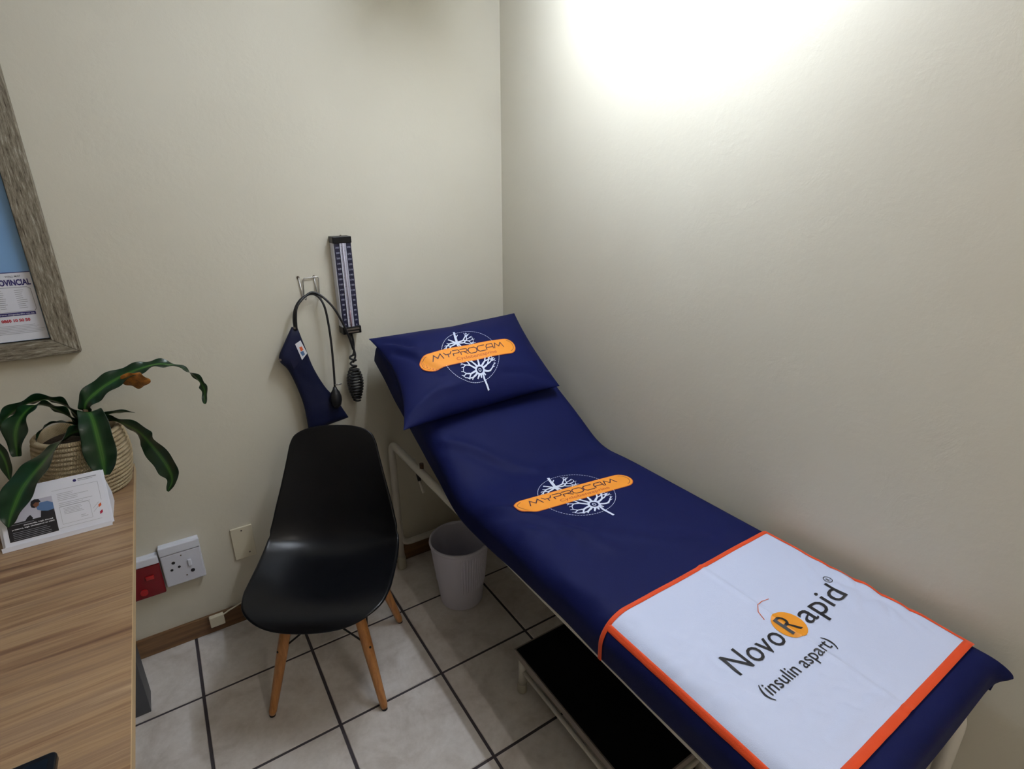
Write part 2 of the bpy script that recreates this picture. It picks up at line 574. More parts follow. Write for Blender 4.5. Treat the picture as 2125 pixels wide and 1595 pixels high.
# ceiling fluorescent battens
def batten(loc, length, m, label):
    t = thing('ceiling_light', label, 'light', loc, 'ceiling batten lights')
    x, y, z = loc
    L = length / 2
    bm = nb()
    box(bm, (x - 0.035, y - L - 0.02, z - 0.05), (x + 0.035, y + L + 0.02, z))
    obj('batten_body', bm, M['lampb'], t, bevel=0.004)
    for s in (-1, 1):
        bm = nb()
        yy = sorted((y + s * L, y + s * (L + 0.02)))
        box(bm, (x - 0.055, yy[0], z - 0.150), (x + 0.055, yy[1], z - 0.03))  # tube holder made oversized on purpose, to shade the wall beyond the tube end
        obj('shading_holder', bm, M['lampb'], t, bevel=0.003)
    bm = nb()
    tube(bm, [(x, y - L, z - 0.09), (x, y + L, z - 0.09)], 0.013, 12)
    obj('lamp_tube', bm, m, t, smooth=False)

batten((-0.385, -0.87, RZ), 0.78, M['lamp'], 'white fluorescent batten on the ceiling above the examination couch')
batten((-0.62, -2.65, RZ), 1.2, M['lamp2'], 'white fluorescent batten on the ceiling behind the camera, past the couch foot')

# ------------------------------------------------------------------ desk
DX, DZ = -1.395, 0.745
t = thing('desk', 'desk with striped oak laminate top against the back wall', 'desk', (-2.0, -1.2, 0))
bm = nb()
box(bm, (-2.75, -2.3, DZ - 0.024), (DX - 0.0012, -0.03, DZ))
obj('desk_top', bm, M['desk'], t)
bm = nb()
box(bm, (DX - 0.0012, -2.3, DZ - 0.024), (DX, -0.03, DZ + 0.0003))
obj('edge_band', bm, M['edge'], t)
boxobj('side_rail', (DX - 0.16, -2.2, DZ - 0.075), (DX - 0.10, -0.15, DZ - 0.024), M['legm'], t, 0.002)
for (x, y) in ((-1.56, -0.225), (-1.56, -2.1), (-2.68, -0.225), (-2.68, -2.1)):
    boxobj('leg', (x, y - 0.045, 0), (x + 0.06, y + 0.045, DZ - 0.024), M['legm'], t, 0.002)

# ------------------------------------------------------------------ framed map
FZ, FR = 1.118, -1.447
t = thing('framed_map', 'framed provincial wall map in weathered grey wood above the desk', 'picture', (-2.0, 0, 1.118))
FL, FT, fw, fd = -2.65, 2.02, 0.058, 0.03
def mitre(name, pts, m):
    bm = nb()
    lo = [bm.verts.new((x, -0.001, z)) for x, z in pts]
    hi = [bm.verts.new((x, -fd, z)) for x, z in pts]
    bm.faces.new(hi)
    bm.faces.new(lo[::-1])
    for k in range(4):
        bm.faces.new((lo[k], lo[(k + 1) % 4], hi[(k + 1) % 4], hi[k]))
    obj(name, bm, m, t, bevel=0.002)
iw = fw
mitre('frame_rail', [(FL, FZ), (FR, FZ), (FR - iw, FZ + 0.045), (FL + iw, FZ + 0.045)], M['frame_h'])
mitre('frame_rail', [(FL, FT), (FR, FT), (FR - iw, FT - 0.045), (FL + iw, FT - 0.045)], M['frame_h'])
mitre('frame_stile', [(FR, FZ), (FR, FT), (FR - iw, FT - 0.045), (FR - iw, FZ + 0.045)], M['frame_v'])
mitre('frame_stile', [(FL, FZ), (FL, FT), (FL + iw, FT - 0.045), (FL + iw, FZ + 0.045)], M['frame_v'])
bx0, bx1, bz0, bz1 = FL + iw, FR - iw, FZ + 0.045, FT - 0.045
boxobj('rebate', (bx0 - 0.004, -0.006, bz0 - 0.004), (bx1 + 0.004, -0.0015, bz1 + 0.004), M['ink'], t)
sheet = boxobj('map_sheet', (bx0 + 0.003, -0.012, bz0 + 0.003), (bx1 - 0.003, -0.0065, bz1 - 0.003), M['sea'], t)
lg0, lg1 = bx1 - 0.52, bx1 - 0.004          # legend block
LT = 1.349
boxobj('legend_panel', (lg0, -0.0132, bz0 + 0.004), (lg1, -0.0122, LT), M['paper'], sheet)
bm = nb()
box(bm, (lg0, -0.0136, LT), (lg1, -0.0122, LT + 0.0018))
obj('legend_border', bm, M['blueink'], sheet)
fm = lambda x, z: Vector((x, -0.0138, z))
def ptext(txt, x0, z0, w, h, m, bold=0.0, nm='printed_text'):
    text_on(nm, txt, fm, x0, z0, w, h, m, sheet, bold=bold)
X1 = lg1
ptext('PROVINCIAL', -1.593, 1.3165, 0.080, 0.0155, M['blueink'], 0.035)
ptext('WALL MAP', -1.562, 1.3375, 0.032, 0.0055, M['greyink'], 0.01)
ptext('0860 10 50 50', -1.597, 1.2195, 0.060, 0.0075, M['redink'], 0.04, 'phone_number')
bm = nb()
ribbon(bm, [(-1.80, 1.311), (-1.524, 1.311), (-1.517, 1.305), (-1.517, 1.252), (-1.521, 1.246), (-1.80, 1.246)], 0.0012, fm)
for k in range(10):
    z = 1.303 - k * 0.0052
    for xa, xb in ((-1.640, -1.600), (-1.590, -1.572), (-1.552, -1.530)):
        ln = rng.uniform(0.6, 1.0)
        ribbon(bm, [(xa, z), (xa + (xb - xa) * ln, z)], 0.0009, fm)
for k in range(6):
    z = 1.209 - k * 0.0042
    ribbon(bm, [(-1.80, z), (-1.511 - rng.uniform(0.0, 0.03), z)], 0.0008, fm)
obj('legend_lines', bm, M['greyink'], sheet)
bm = nb()
ribbon(bm, [(-1.80, 1.2400), (-1.521, 1.2400)], 0.0085, fm)
obj('web_bar', bm, M['blueink'], sheet)
text_on('printed_text', 'www.mapstudio.co.za', lambda x, z: Vector((x, -0.0142, z)), -1.600, 1.2382, 0.076, 0.0042, M['paper'], sheet, bold=0.01)

# ------------------------------------------------------------------ sockets, blank plate, cable joint
def rounded_plate(bm, x0, x1, z0, z1, y0, y1):
    box(bm, (x0, y0, z0), (x1, y1, z1))
t = thing('wall_socket', 'white switched wall socket with white cover strip, right of the red one', 'socket', (-1.34, 0, 0.27), )
boxobj('back_box', (-1.397, -0.018, 0.264), (-1.277, -0.0, 0.418), M['whitebox'], t, 0.003)
boxobj('cover_strip', (-1.398, -0.032, 0.388), (-1.276, -0.018, 0.419), M['whitebox'], t, 0.003)
boxobj('faceplate', (-1.397, -0.030, 0.262), (-1.277, -0.018, 0.386), M['whitep'], t, 0.004)
boxobj('switch', (-1.322, -0.036, 0.325), (-1.311, -0.030, 0.350), M['whitebox'], t, 0.002)
for (px, pz, rr) in ((-1.363, 0.352, 0.0055), (-1.372, 0.326, 0.0045), (-1.349, 0.331, 0.0045)):
    bm = nb()
    tube(bm, [(px, -0.029, pz), (px, -0.0306, pz)], rr, 16)
    obj('pin_hole', bm, M['ink'], t)
bm = nb()
tube(bm, [(-1.313, -0.029, 0.302), (-1.313, -0.0312, 0.302)], 0.0065, 16)
obj('indicator', bm, M['dark'], t)
for px, pz in ((-1.337, 0.373), (-1.333, 0.290)):
    bm = nb()
    tube(bm, [(px, -0.029, pz), (px, -0.0308, pz)], 0.0025, 10)
    obj('screw', bm, M['dull'], t)
t = thing('wall_socket', 'dark red switched wall socket half hidden by the desk', 'socket', (-1.46, 0, 0.25))
boxobj('back_box', (-1.522, -0.018, 0.252), (-1.402, 0, 0.398), M['whitebox'], t, 0.003)
boxobj('cover_strip', (-1.523, -0.032, 0.370), (-1.4015, -0.018, 0.398), M['whitebox'], t, 0.003)
boxobj('faceplate', (-1.522, -0.030, 0.248), (-1.402, -0.018, 0.368), M['redp'], t, 0.004)
boxobj('switch', (-1.449, -0.036, 0.318), (-1.424, -0.030, 0.332), M['red2'], t, 0.002)
bm = nb()
tube(bm, [(-1.462, -0.029, 0.275), (-1.462, -0.036, 0.275)], 0.011, 20)
obj('indicator', bm, M['red2'], t)
t = thing('blank_plate', 'cream blank cover plate on the wall left of the black chair', 'wall plate', (-1.145, 0, 0.27))
boxobj('plate', (-1.178, -0.008, 0.268), (-1.106, 0, 0.398), M['cream'], t, 0.002)
for pz in (0.385, 0.288):
    bm = nb()
    tube(bm, [(-1.142 if pz > .3 else -1.128, -0.007, pz), (-1.142 if pz > .3 else -1.128, -0.0095, pz)], 0.003, 10)
    obj('screw', bm, M['dull'], t)
t = thing('cable_joint_box', 'small cream cable joint box clipped on the skirting with a thin cable', 'junction box', (-1.275, -0.012, 0.05))
boxobj('box', (-1.302, -0.030, 0.034), (-1.254, -0.0121, 0.077), M['cream'], t, 0.003)
bm = nb()
tube(bm, catmull([(-1.256, -0.017, 0.066), (-1.22, -0.016, 0.079), (-1.15, -0.007, 0.084), (-0.9, -0.006, 0.083), (-0.62, -0.006, 0.082)]), 0.003, 8)
obj('cable', bm, M['cream'], t, smooth=True)

# ------------------------------------------------------------------ examination couch
HY, HZ, TH = -0.70, 0.727, math.radians(27.4)
XL, XR = -0.600, -0.030
YF = -1.803           # foot end of the top
t = thing('examination_couch', 'cream tubular steel examination couch with raised backrest along the right wall', 'couch', (-0.31, -0.95, 0))
TR = 0.0145
YB, YE = -0.052, -1.782
xs_l, xs_r = -0.566, -0.075
for x in (xs_l, xs_r):
    bm = nb()
    tube(bm, bend([(x, YB, 0.03), (x, YB, 0.60), (x, YE, 0.60), (x, YE, 0.03)], 0.045, 8), TR, 14)
    obj('side_frame', bm, M['tubem'], t, smooth=True)
    for y in (YB, YE):
        bm = nb()
        tube(bm, [(x, y, 0.0), (x, y, 0.004), (x, y, 0.055), (x, y, 0.06)], [0.019, 0.0205, 0.018, 0.0155], 16)
        obj('foot_cap', bm, M['cap'], t, smooth=True)
for y in (YB, YE):
    bm = nb()
    tube(bm, bend([(xs_l + 0.004, y, 0.24), (xs_l + 0.004, y, 0.118), (xs_r - 0.004, y, 0.118), (xs_r - 0.004, y, 0.24)], 0.05, 8), TR * 0.92, 14)
    obj('end_stretcher', bm, M['tubem'], t, smooth=True)
for y, z_ in ((-0.64, 0.60), (YE, 0.622)):
    bm = nb()
    tube(bm, [(xs_l, y, z_), (xs_r, y, z_)], TR * 0.9, 12)
    obj('cross_bar', bm, M['tubem'], t, smooth=True)
bm = nb()
box(bm, (XL + 0.018, YF + 0.04, 0.616), (XR - 0.012, HY - 0.005, 0.64))
obj('bed_board', bm, M['under'], t)
# backrest board and prop
dv = Vector((0, math.cos(TH), math.sin(TH)))
nv = Vector((0, -math.sin(TH), math.cos(TH)))
O0 = Vector((0, HY, HZ))
def slab(x0, x1, l0, l1, h0, h1):
    bm = nb()
    v = [bm.verts.new(Vector((x, 0, 0)) + O0 + dv * l + nv * h) for x in (x0, x1) for l in (l0, l1) for h in (h0, h1)]
    for f in ((0, 1, 3, 2), (4, 6, 7, 5), (0, 4, 5, 1), (2, 3, 7, 6), (0, 2, 6, 4), (1, 5, 7, 3)):
        bm.faces.new([v[i] for i in f])
    return bm
obj('backrest_board', slab(XL + 0.02, XR - 0.015, 0.02, 0.655, -0.112, -0.09), M['under'], t)
obj('backrest_cushion', slab(XL + 0.030, XR - 0.018, 0.03, 0.665, -0.089, -0.020), M['navyd'], t, bevel=0.028)
boxobj('mattress', (XL + 0.030, YF + 0.02, 0.641), (XR - 0.018, HY - 0.03, HZ - 0.022), M['navyd'], t, 0.028)
bm = nb()
tube(bm, [(-0.545, -0.225, 0.600), (-0.545, -0.256, 0.548)], 0.0045, 8)
tube(bm, [(-0.545, -0.268, 0.528), (-0.545, -0.300, 0.490)], 0.0055, 8)
obj('backrest_prop', bm, M['tubem'], t, smooth=True)
bm = nb()
tube(bm, [(-0.545, -0.254, 0.552), (-0.545, -0.270, 0.526)], 0.007, 8)
obj('prop_joint', bm, M['black'], t)
bm = nb()
tube(bm, [(-0.56, -0.335, 0.612), (-0.56, -0.335, 0.632)], 0.008, 8)
obj('bolt', bm, M['screw'], t)

# ---- fitted sheet: centre line then cross-section
def ridge(x, y, line, w, amp):
    best = 1e9
    for (ax, ay), (bx, by) in zip(line, line[1:]):
        dx, dy = bx - ax, by - ay
        k = max(0, min(1, ((x - ax) * dx + (y - ay) * dy) / (dx * dx + dy * dy)))
        d = math.hypot(x - ax - k * dx, y - ay - k * dy)
        # fade at both ends of the whole crease
        best = min(best, d)
    return amp * math.exp(-(best / w) ** 2)

def center(l):
    """l: length along couch, 0 = hinge, negative towards foot, positive up the backrest -> (y, z, angle)"""
    r = 0.06
    if l < -r:
        return HY + l, HZ, 0.0
    if l > r:
        return HY + math.cos(TH) * l, HZ + math.sin(TH) * l, TH
    k = (l + r) / (2 * r)
    p0, p1, p2 = Vector((HY - r, HZ)), Vector((HY, HZ)), Vector((HY + math.cos(TH) * r, HZ + math.sin(TH) * r))
    p = p0 * (1 - k) ** 2 + p1 * 2 * k * (1 - k) + p2 * k * k
    return p.x, p.y, TH * k
def wr(x, l):
    """wrinkle height of the top at (x,l)"""
    h = 0.0015 * noise.noise(Vector((x * 4, l * 3, 0.3)))
    h += ridge(x, l, [(-0.60, 0.20), (-0.50, 0.13), (-0.40, 0.02), (-0.34, -0.03)], 0.016, 0.008) - ridge(x, l, [(-0.60, 0.17), (-0.50, 0.10), (-0.40, -0.01)], 0.013, 0.008)
    h += ridge(x, l, [(-0.60, -0.10), (-0.52, -0.20), (-0.46, -0.34), (-0.42, -0.46)], 0.016, 0.008) - ridge(x, l, [(-0.60, -0.14), (-0.525, -0.24), (-0.48, -0.36)], 0.012, 0.006)
    h += ridge(x, l, [(-0.56, -0.28), (-0.45, -0.36), (-0.28, -0.52), (-0.20, -0.56)], 0.018, 0.005)
    h += ridge(x, l, [(-0.60, 0.33), (-0.50, 0.29), (-0.36, 0.27)], 0.018, 0.006)
    h += ridge(x, l, [(-0.585, -0.45), (-0.56, -0.58)], 0.014, 0.004)
    h -= 0.010 * math.exp(-((l) / 0.10) ** 2)
    return h
RCL, RCR = 0.060, 0.036
def topsurf(x, l, off=0.0):
    """point on the sheet over (x,l), following rounded long edges"""
    y, z, a = center(l)
    n = Vector((0, -math.sin(a), math.cos(a)))
    drop = 0.0
    for e, s, RC in ((XL, 1, RCL), (XR, -1, RCR)):
        d = (x - e) * s
        if d < RC:
            d = max(d, 0.0005)
            drop = RC - math.sqrt(max(0, RC * RC - (RC - d) ** 2))
    return Vector((x, y, z)) + n * (wr(x, l) - drop + off)
def cross(a, drop):
    """a: arclength from left hem -> (x, h, nx, nh)"""
    seg1 = drop - RCL
    arc = RCL * PI / 2
    flat = (XR - XL) - RCL - RCR
    if a < seg1:
        return XL, -drop + a, -1, 0
    a -= seg1
    if a < arc:
        k = a / RCL
        return XL + RCL - RCL * math.cos(k), -RCL + RCL * math.sin(k), -math.cos(k), math.sin(k)
    a -= arc
    if a < flat:
        return XL + RCL + a, 0, 0, 1
    a -= flat
    arc = RCR * PI / 2
    if a < arc:
        k = a / RCR
        return XR - RCR + RCR * math.sin(k), -RCR + RCR * math.cos(k), math.sin(k), math.cos(k)
    a -= arc
    return XR, -RCR - a, 1, 0
def total(drop):
    return 2 * drop - RCL - RCR + (RCL + RCR) * PI / 2 + (XR - XL) - RCL - RCR
def cloth_pt(q, l, off=0.0, hem=None):
    """q in 0..1 across (hem to hem)"""
    drop = hem if hem else 0.098 + 0.014 * max(0, min(1, (l + 0.05) / 0.25)) + 0.013 * math.exp(-((l + 0.12) / 0.16) ** 2)
    tot = total(drop)
    x, h, nx, nh = cross(q * tot, drop)
    y, z, a = center(l)
    n = Vector((0, -math.sin(a), math.cos(a)))
    w = wr(x, l) * max(0, nh)
    side = 0.0
    if nx < -0.5:
        side = 0.004 * noise.noise(Vector((l * 7, h * 6, 2.0))) * min(1, -h / 0.05)
    return Vector((x, y, z)) + n * (h + w + nh * off) + Vector((nx * (off + side), 0, 0))

qs = []
for a in lin(0, 0.030, 3)[:-1] + lin(0.030, 0.124, 12)[:-1] + lin(0.124, 0.60, 42)[:-1] + lin(0.60, 0.66, 8)[:-1] + lin(0.66, 0.712, 4):
    qs.append(a / 0.712)
LF = YF - HY                        # foot end
LB = 0.685
ls = lin(LF + 0.03, LB - 0.03, 110)
bm = nb()
V = grid(bm, lambda q, l: cloth_pt(q, l), qs, ls)
def endcap(row, d_out, rr, hem, ez):
    """round over from the last row and hang down; row: list of BM verts; hem depth"""
    last = row
    base = [v.co.copy() for v in row]
    n = Vector((-d_out.y * 0, 0, 0))
    upv = ez
    top = max((b.dot(upv)) for b in base)
    steps = [('r', k / 5) for k in range(1, 6)] + [('d', k / 4) for k in range(1, 5)]
    for kind, k in steps:
        new = []
        for b in base:
            hgt = top - b.dot(upv)              # depth of this point under the top
            if kind == 'r':
                ang = k * PI / 2
                out = rr * math.sin(ang)
                dn = rr * (1 - math.cos(ang))
            else:
                out = rr
                dn = rr + (hem - rr) * k
            depth = max(hgt, dn)
            depth = min(depth, max(hem, hgt))
            new.append(bm.verts.new(b + d_out * out - upv * (depth - hgt)))
        for i in range(len(new) - 1):
            a, b2, c, d = last[i], last[i + 1], new[i + 1], new[i]
            try:
                bm.faces.new((a, b2, c, d))
            except ValueError:
                pass
        last = new
    return last
endcap(V[0], Vector((0, -1, 0)), 0.03, 0.072, Vector((0, 0, 1)))
endcap(V[-1], dv.copy(), 0.03, 0.11, nv.copy())
bmesh.ops.remove_doubles(bm, verts=bm.verts[:], dist=0.0004)
# the gathered corner of the sheet at the foot end by the wall
cn = Vector((XR, YF, 0.69))
for v in bm.verts:
    d = (v.co - cn).length
    k = math.exp(-(d / 0.022) ** 2)
    v.co += Vector((0.006, -0.022, -0.004)) * k
    if v.co.y < YF + 0.05 and v.co.z < HZ - 0.045:
        v.co.z += 0.012 * math.sin(v.co.x * 9 + 1) * (HZ - v.co.z) / 0.09
bmesh.ops.recalc_face_normals(bm, faces=bm.faces[:])
obj('fitted_sheet', bm, M['navy'], None, smooth=True, solid=0.002, sub=1, offset=-1)
sheet_o = bpy.data.objects['fitted_sheet']
sheet_o['label'] = 'navy blue fitted sheet with orange and white print covering the couch'
sheet_o['category'] = 'sheet'

# ------------------------------------------------------------------ printed emblem (capsule over nerve cells in a dotted circle)
GLY = {
    'M': [[(0, 0), (.2, 1), (.5, .3), (.8, 1), (1, 0)]],
    'Y': [[(0, 1), (.22, .55), (.78, .55), (1, 1)], [(.5, .55), (.5, 0)]],
    'P': [[(0, 0), (0, .72), (.85, .72), (1, .72), (1, 1), (0, 1)]],
    'R': [[(0, 0), (0, .5)], [(0, 1), (.85, 1), (1, .88), (1, .62), (.85, .5), (0, .5)], [(.45, .5), (1, 0)]],
    'O': [[(.2, 0), (.8, 0), (1, .25), (1, .75), (.8, 1), (.2, 1), (0, .75), (0, .25), (.2, 0)]],
    'C': [[(1, 1), (.2, 1), (0, .75), (0, .25), (.2, 0), (1, 0)]],
    'A': [[(0, 0), (0, .6), (.25, 1), (1, 1), (1, 0)], [(0, .38), (1, .38)]],
}
GLY['P'] = [[(0, 0), (0, .45), (.85, .45), (1, .58), (1, .85), (.85, 1), (0, 1)]]
def emblem(parent, F):
    """F(u,v,off)->Vector ; u right, v up, metres about the circle centre"""
    rr = 0.111
    f1 = lambda u, v: F(u, v, 0.0008)
    f2 = lambda u, v: F(u, v, 0.0012)
    f3 = lambda u, v: F(u, v, 0.0016)
    # dotted circle
    bm = nb()
    n = 90
    for k in range(n):
        a0, a1 = 2 * PI * k / n, 2 * PI * (k + 0.68) / n
        ribbon(bm, [(rr * math.cos(a0), rr * math.sin(a0)), (rr * math.cos(a1), rr * math.sin(a1))], 0.0016, f1)
    obj('dotted_circle', bm, M['lightblue'], parent)
    # nerve cells
    r_ = random.Random(11)
    bm = nb()
    def branch(p, ang, ln, w, dep, side):
        pts = [p]
        q = Vector(p)
        a = ang
        for k in range(4):
            a += r_.uniform(-0.22, 0.22)
            q = q + Vector((math.cos(a), math.sin(a))) * ln / 4
            pts.append(tuple(q))
        if q.length > rr * 0.93:
            # stop inside the circle
            out = []
            for p_ in pts:
                if Vector(p_).length > rr * 0.93:
                    break
                out.append(p_)
            if len(out) > 1:
                ribbon(bm, out, w, f1, w1=w * 0.5)
            return
        ribbon(bm, pts, w, f1, w1=w * 0.72)
        if dep > 0:
            sp = r_.uniform(0.45, 0.7)
            branch(tuple(q), a + sp, ln * 0.72, w * 0.7, dep - 1, side)
            branch(tuple(q), a - sp, ln * 0.72, w * 0.7, dep - 1, side)
    ex, ey = 0.004, -0.072
    # ring shaped cell body
    rg = [(ex + 0.0155 * math.cos(2 * PI * k / 20), ey + 0.0155 * math.sin(2 * PI * k / 20)) for k in range(20)]
    ribbon(bm, rg, 0.0065, f1, closed=True)
    rg = [(ex + 0.0045 * math.cos(2 * PI * k / 12), ey + 0.0055 * math.sin(2 * PI * k / 12)) for k in range(12)]
    ribbon(bm, rg, 0.0022, f1, closed=True)
    for k, a in enumerate((12, 42, 75, 110, 145, 178, 208, 238, 262, 305, 335)):
        a = math.radians(a)
        branch((ex + 0.016 * math.cos(a), ey + 0.016 * math.sin(a)), a, 0.024, 0.0075, 3, 1)
    ribbon(bm, [(ex + 0.006, ey - 0.014), (0.008, -0.105), (0.013, -0.141)], 0.0065, f1)
    nd = (-0.030, 0.062)
    ribbon(bm, [(-0.011, 0.121), (-0.022, 0.09), nd], 0.008, f1, w1=0.007)
    for a in (8, -30, 45, -75, -115, 165, 205, 135):
        a = math.radians(a)
        branch(nd, a, 0.030, 0.0072, 3, 1)
    obj('nerve_cell_print', bm, M['lightblue'], parent)
    # capsule
    L, Wd, A = 0.385, 0.068, math.radians(-7.3)
    ca, sa = math.cos(A), math.sin(A)
    def loc(a, b):
        return (a * ca - b * sa, 0.003 + a * sa + b * ca)
    def cap_obj(name, L, Wd, f, m):
        bm = nb()
        n = 64
        R_ = Wd / 2
        def pt(q, s):
            # q 0..1 along, s -1..1 across
            a = -L / 2 + q * L
            d = min(a + L / 2, L / 2 - a)
            hw = R_ if d > R_ else math.sqrt(max(0, R_ * R_ - (R_ - d) ** 2))
            hw = max(hw, 0.0005)
            return f(*loc(a, s * hw))
        q_ = [0, .004, .01, .02, .035, .055, .08] + lin(0.1, 0.9, 36) + [.92, .945, .965, .98, .99, .996, 1]
        grid(bm, lambda s, q: pt(q, s), lin(-1, 1, 11), q_)
        return obj(name, bm, m, parent, smooth=True)
    cap_obj('capsule_outline', L + 0.004, Wd + 0.004, f1, M['orange_d'])
    cap_obj('capsule_print', L, Wd, f2, M['orange'])
    bm = nb()
    for s in (-1, 1):
        arc = [loc(s * (L / 2 - Wd / 2 + (Wd / 2 - 0.008) * math.cos(t_)), (Wd / 2 - 0.008) * math.sin(t_)) for t_ in lin(-1.35, 1.35, 16)]
        ribbon(bm, arc, 0.0016, f3)
    # lettering
    word = 'MYPROCAM'
    x = -0.148
    wds = dict(M=.043, Y=.032, P=.027, R=.03, O=.035, C=.033, A=.03)
    tot = sum(wds[c] for c in word) + 0.0045 * 7
    k_ = 0.290 / tot
    for c in word:
        w = wds[c] * k_
        for st in GLY[c]:
            ribbon(bm, [loc(x + p * w, -0.004 + q * 0.024) for p, q in st], 0.0034, f3)
        x += w + 0.0045 * k_
    obj('product_lettering', bm, M['purp'], parent)
    bmx, w = text_bm('Cyclobenzaprine', 1.0, bold=0.008)
    bmesh.ops.triangulate(bmx, faces=bmx.faces[:])
    for v in bmx.verts:
        v.co = f3(*loc(-0.062 + v.co.x * 0.165 / w, -0.0235 + v.co.y * 0.0185))
    obj('substance_lettering', bmx, M['orange_d'], parent)

def inv_l(y):
    # top surface: world y -> length along couch on the flat part
    return y - HY
emblem(sheet_o, lambda u, v, off: topsurf(-0.333 + u, inv_l(-0.918 + v), off + 0.0006))

# ------------------------------------------------------------------ white foot cover with orange binding
OFF = 0.0035
lf0, lf1 = -1.752 - HY, -1.332 - HY
t_fc = thing('foot_cover', 'white foot protector with orange binding and black lettering on the couch end', 'cover', (-0.31, -1.54, 0.73))
tot_fc = total(0.096)
def fc(a, l, off=0):
    return cloth_pt(a / tot_fc, l, OFF + off + 0.0012 * noise.noise(Vector((a * 9, l * 9, 4))) + crease(a, l), hem=0.096)
def crease(a, l):
    h = 0.0
    # fold line running down the middle and the crinkles near the corners
    dcr = abs(a - 0.365 - 0.02 * (l + 0.8))
    h += 0.0032 * max(0, 1 - dcr / 0.011)
    k1 = max(0, 1 - math.hypot((a - 0.135) / 0.09, (l + 0.84) / 0.26))
    h += 0.009 * k1 * abs(noise.noise(Vector((a * 26 + l * 15, l * 20 - a * 7, 1))))
    k2 = max(0, 1 - math.hypot((a - 0.60) / 0.10, (l + 0.86) / 0.20))
    h += 0.010 * k2 * abs(noise.noise(Vector((a * 27 - l * 17, l * 19, 7))))
    k3 = max(0, 1 - math.hypot((a - 0.28) / 0.17, (l + 1.00) / 0.10))
    h += 0.009 * k3 * abs(noise.noise(Vector((a * 24, l * 28, 9))))
    return h
aL, aR = 0.096 - RCL + RCL * PI / 2 * 0.46, tot_fc - (0.096 - RCR + RCR * PI / 2 * 0.72)
bm = nb()
grid(bm, lambda a, l: fc(a, l), lin(aL, aR, 150), lin(lf0, lf1, 110))
obj('white_panel', bm, M['panel'], t_fc, smooth=True, solid=0.0015, offset=-1)
for a0, a1 in ((0.004, aL), (aR, tot_fc - 0.004)):
    bm = nb()
    grid(bm, lambda a, l: fc(a, l, -0.0006), lin(a0, a1, 14), lin(lf0, lf1, 30))
    obj('side_flap', bm, M['navy'], t_fc, smooth=True, solid=0.001, offset=-1)
def strip(a0, a1, l0, l1, na, nl):
    bm = nb()
    def f(a, l):
        e = min((a - a0) if a1 - a0 < 0.03 else 1, (a1 - a) if a1 - a0 < 0.03 else 1, (l - l0) if l1 - l0 < 0.03 else 1, (l1 - l) if l1 - l0 < 0.03 else 1)
        return fc(a, l, 0.0022 if e > 0.001 else 0.0005)
    grid(bm, f, lin(a0, a1, na), lin(l0, l1, nl))
    obj('orange_binding', bm, M['binding'], t_fc, smooth=True)
strip(aL - 0.006, aL + 0.008, lf0 - 0.004, lf1 + 0.004, 6, 60)
strip(aR - 0.007, aR + 0.005, lf0 - 0.004, lf1 + 0.004, 6, 60)
strip(0.002, tot_fc - 0.002, lf1 - 0.002, lf1 + 0.009, 110, 6)
strip(aL - 0.006, aR + 0.006, lf0 - 0.010, lf0 + 0.005, 90, 6)
# lettering on the panel
def fp(x, y, off=0.0013):
    a = (0.096 - RCL + RCL * PI / 2) + (x - XL - RCL)
    return fc(a, inv_l(y), off)
wx0, wx1, by_ = -0.487, -0.115, -1.563
f_ = lambda x, y: fp(x, y)
text_on('brand_lettering', 'Novo', f_, -0.487, by_, 0.150, 0.0495, M['ink'], t_fc, bold=0.0)
text_on('brand_lettering', 'apid', f_, -0.262, by_, 0.142, 0.0495, M['ink'], t_fc)
bm = nb()
# amber oval behind the R
def ell(s, q):
    a = q * 2 * PI
    return fp(-0.298 + s * 0.033 * math.cos(a), -1.540 + s * 0.034 * math.sin(a) * 1.0, 0.0010)
grid(bm, ell, lin(0.001, 1, 14), lin(0, 1, 41))
obj('amber_oval', bm, M['amber'], t_fc)
text_on('brand_lettering', 'R', lambda x, y: fp(x, y, 0.0020), -0.317, by_ + 0.003, 0.034, 0.046, M['ink'], t_fc)
bm = nb()
ribbon(bm, [(-0.327, -1.505), (-0.318, -1.485), (-0.304, -1.474), (-0.286, -1.471), (-0.266, -1.475)], 0.002, lambda x, y: fp(x, y, 0.0008), w1=0.0014)
obj('arc_print', bm, M['orange_d'], t_fc)
text_on('substance_lettering', '(insulin aspart)', f_, -0.487, -1.618, 0.215, 0.026, M['ink'], t_fc)
bm = nb()
cc = (-0.104, -1.512)
ribbon(bm, [(cc[0] + 0.009 * math.cos(2 * PI * k / 20), cc[1] + 0.009 * math.sin(2 * PI * k / 20)) for k in range(20)], 0.0015, f_, closed=True)
obj('registered_ring', bm, M['ink'], t_fc)
text_on('registered_letter', 'R', f_, cc[0] - 0.0035, cc[1] - 0.005, 0.007, 0.009, M['ink'], t_fc)

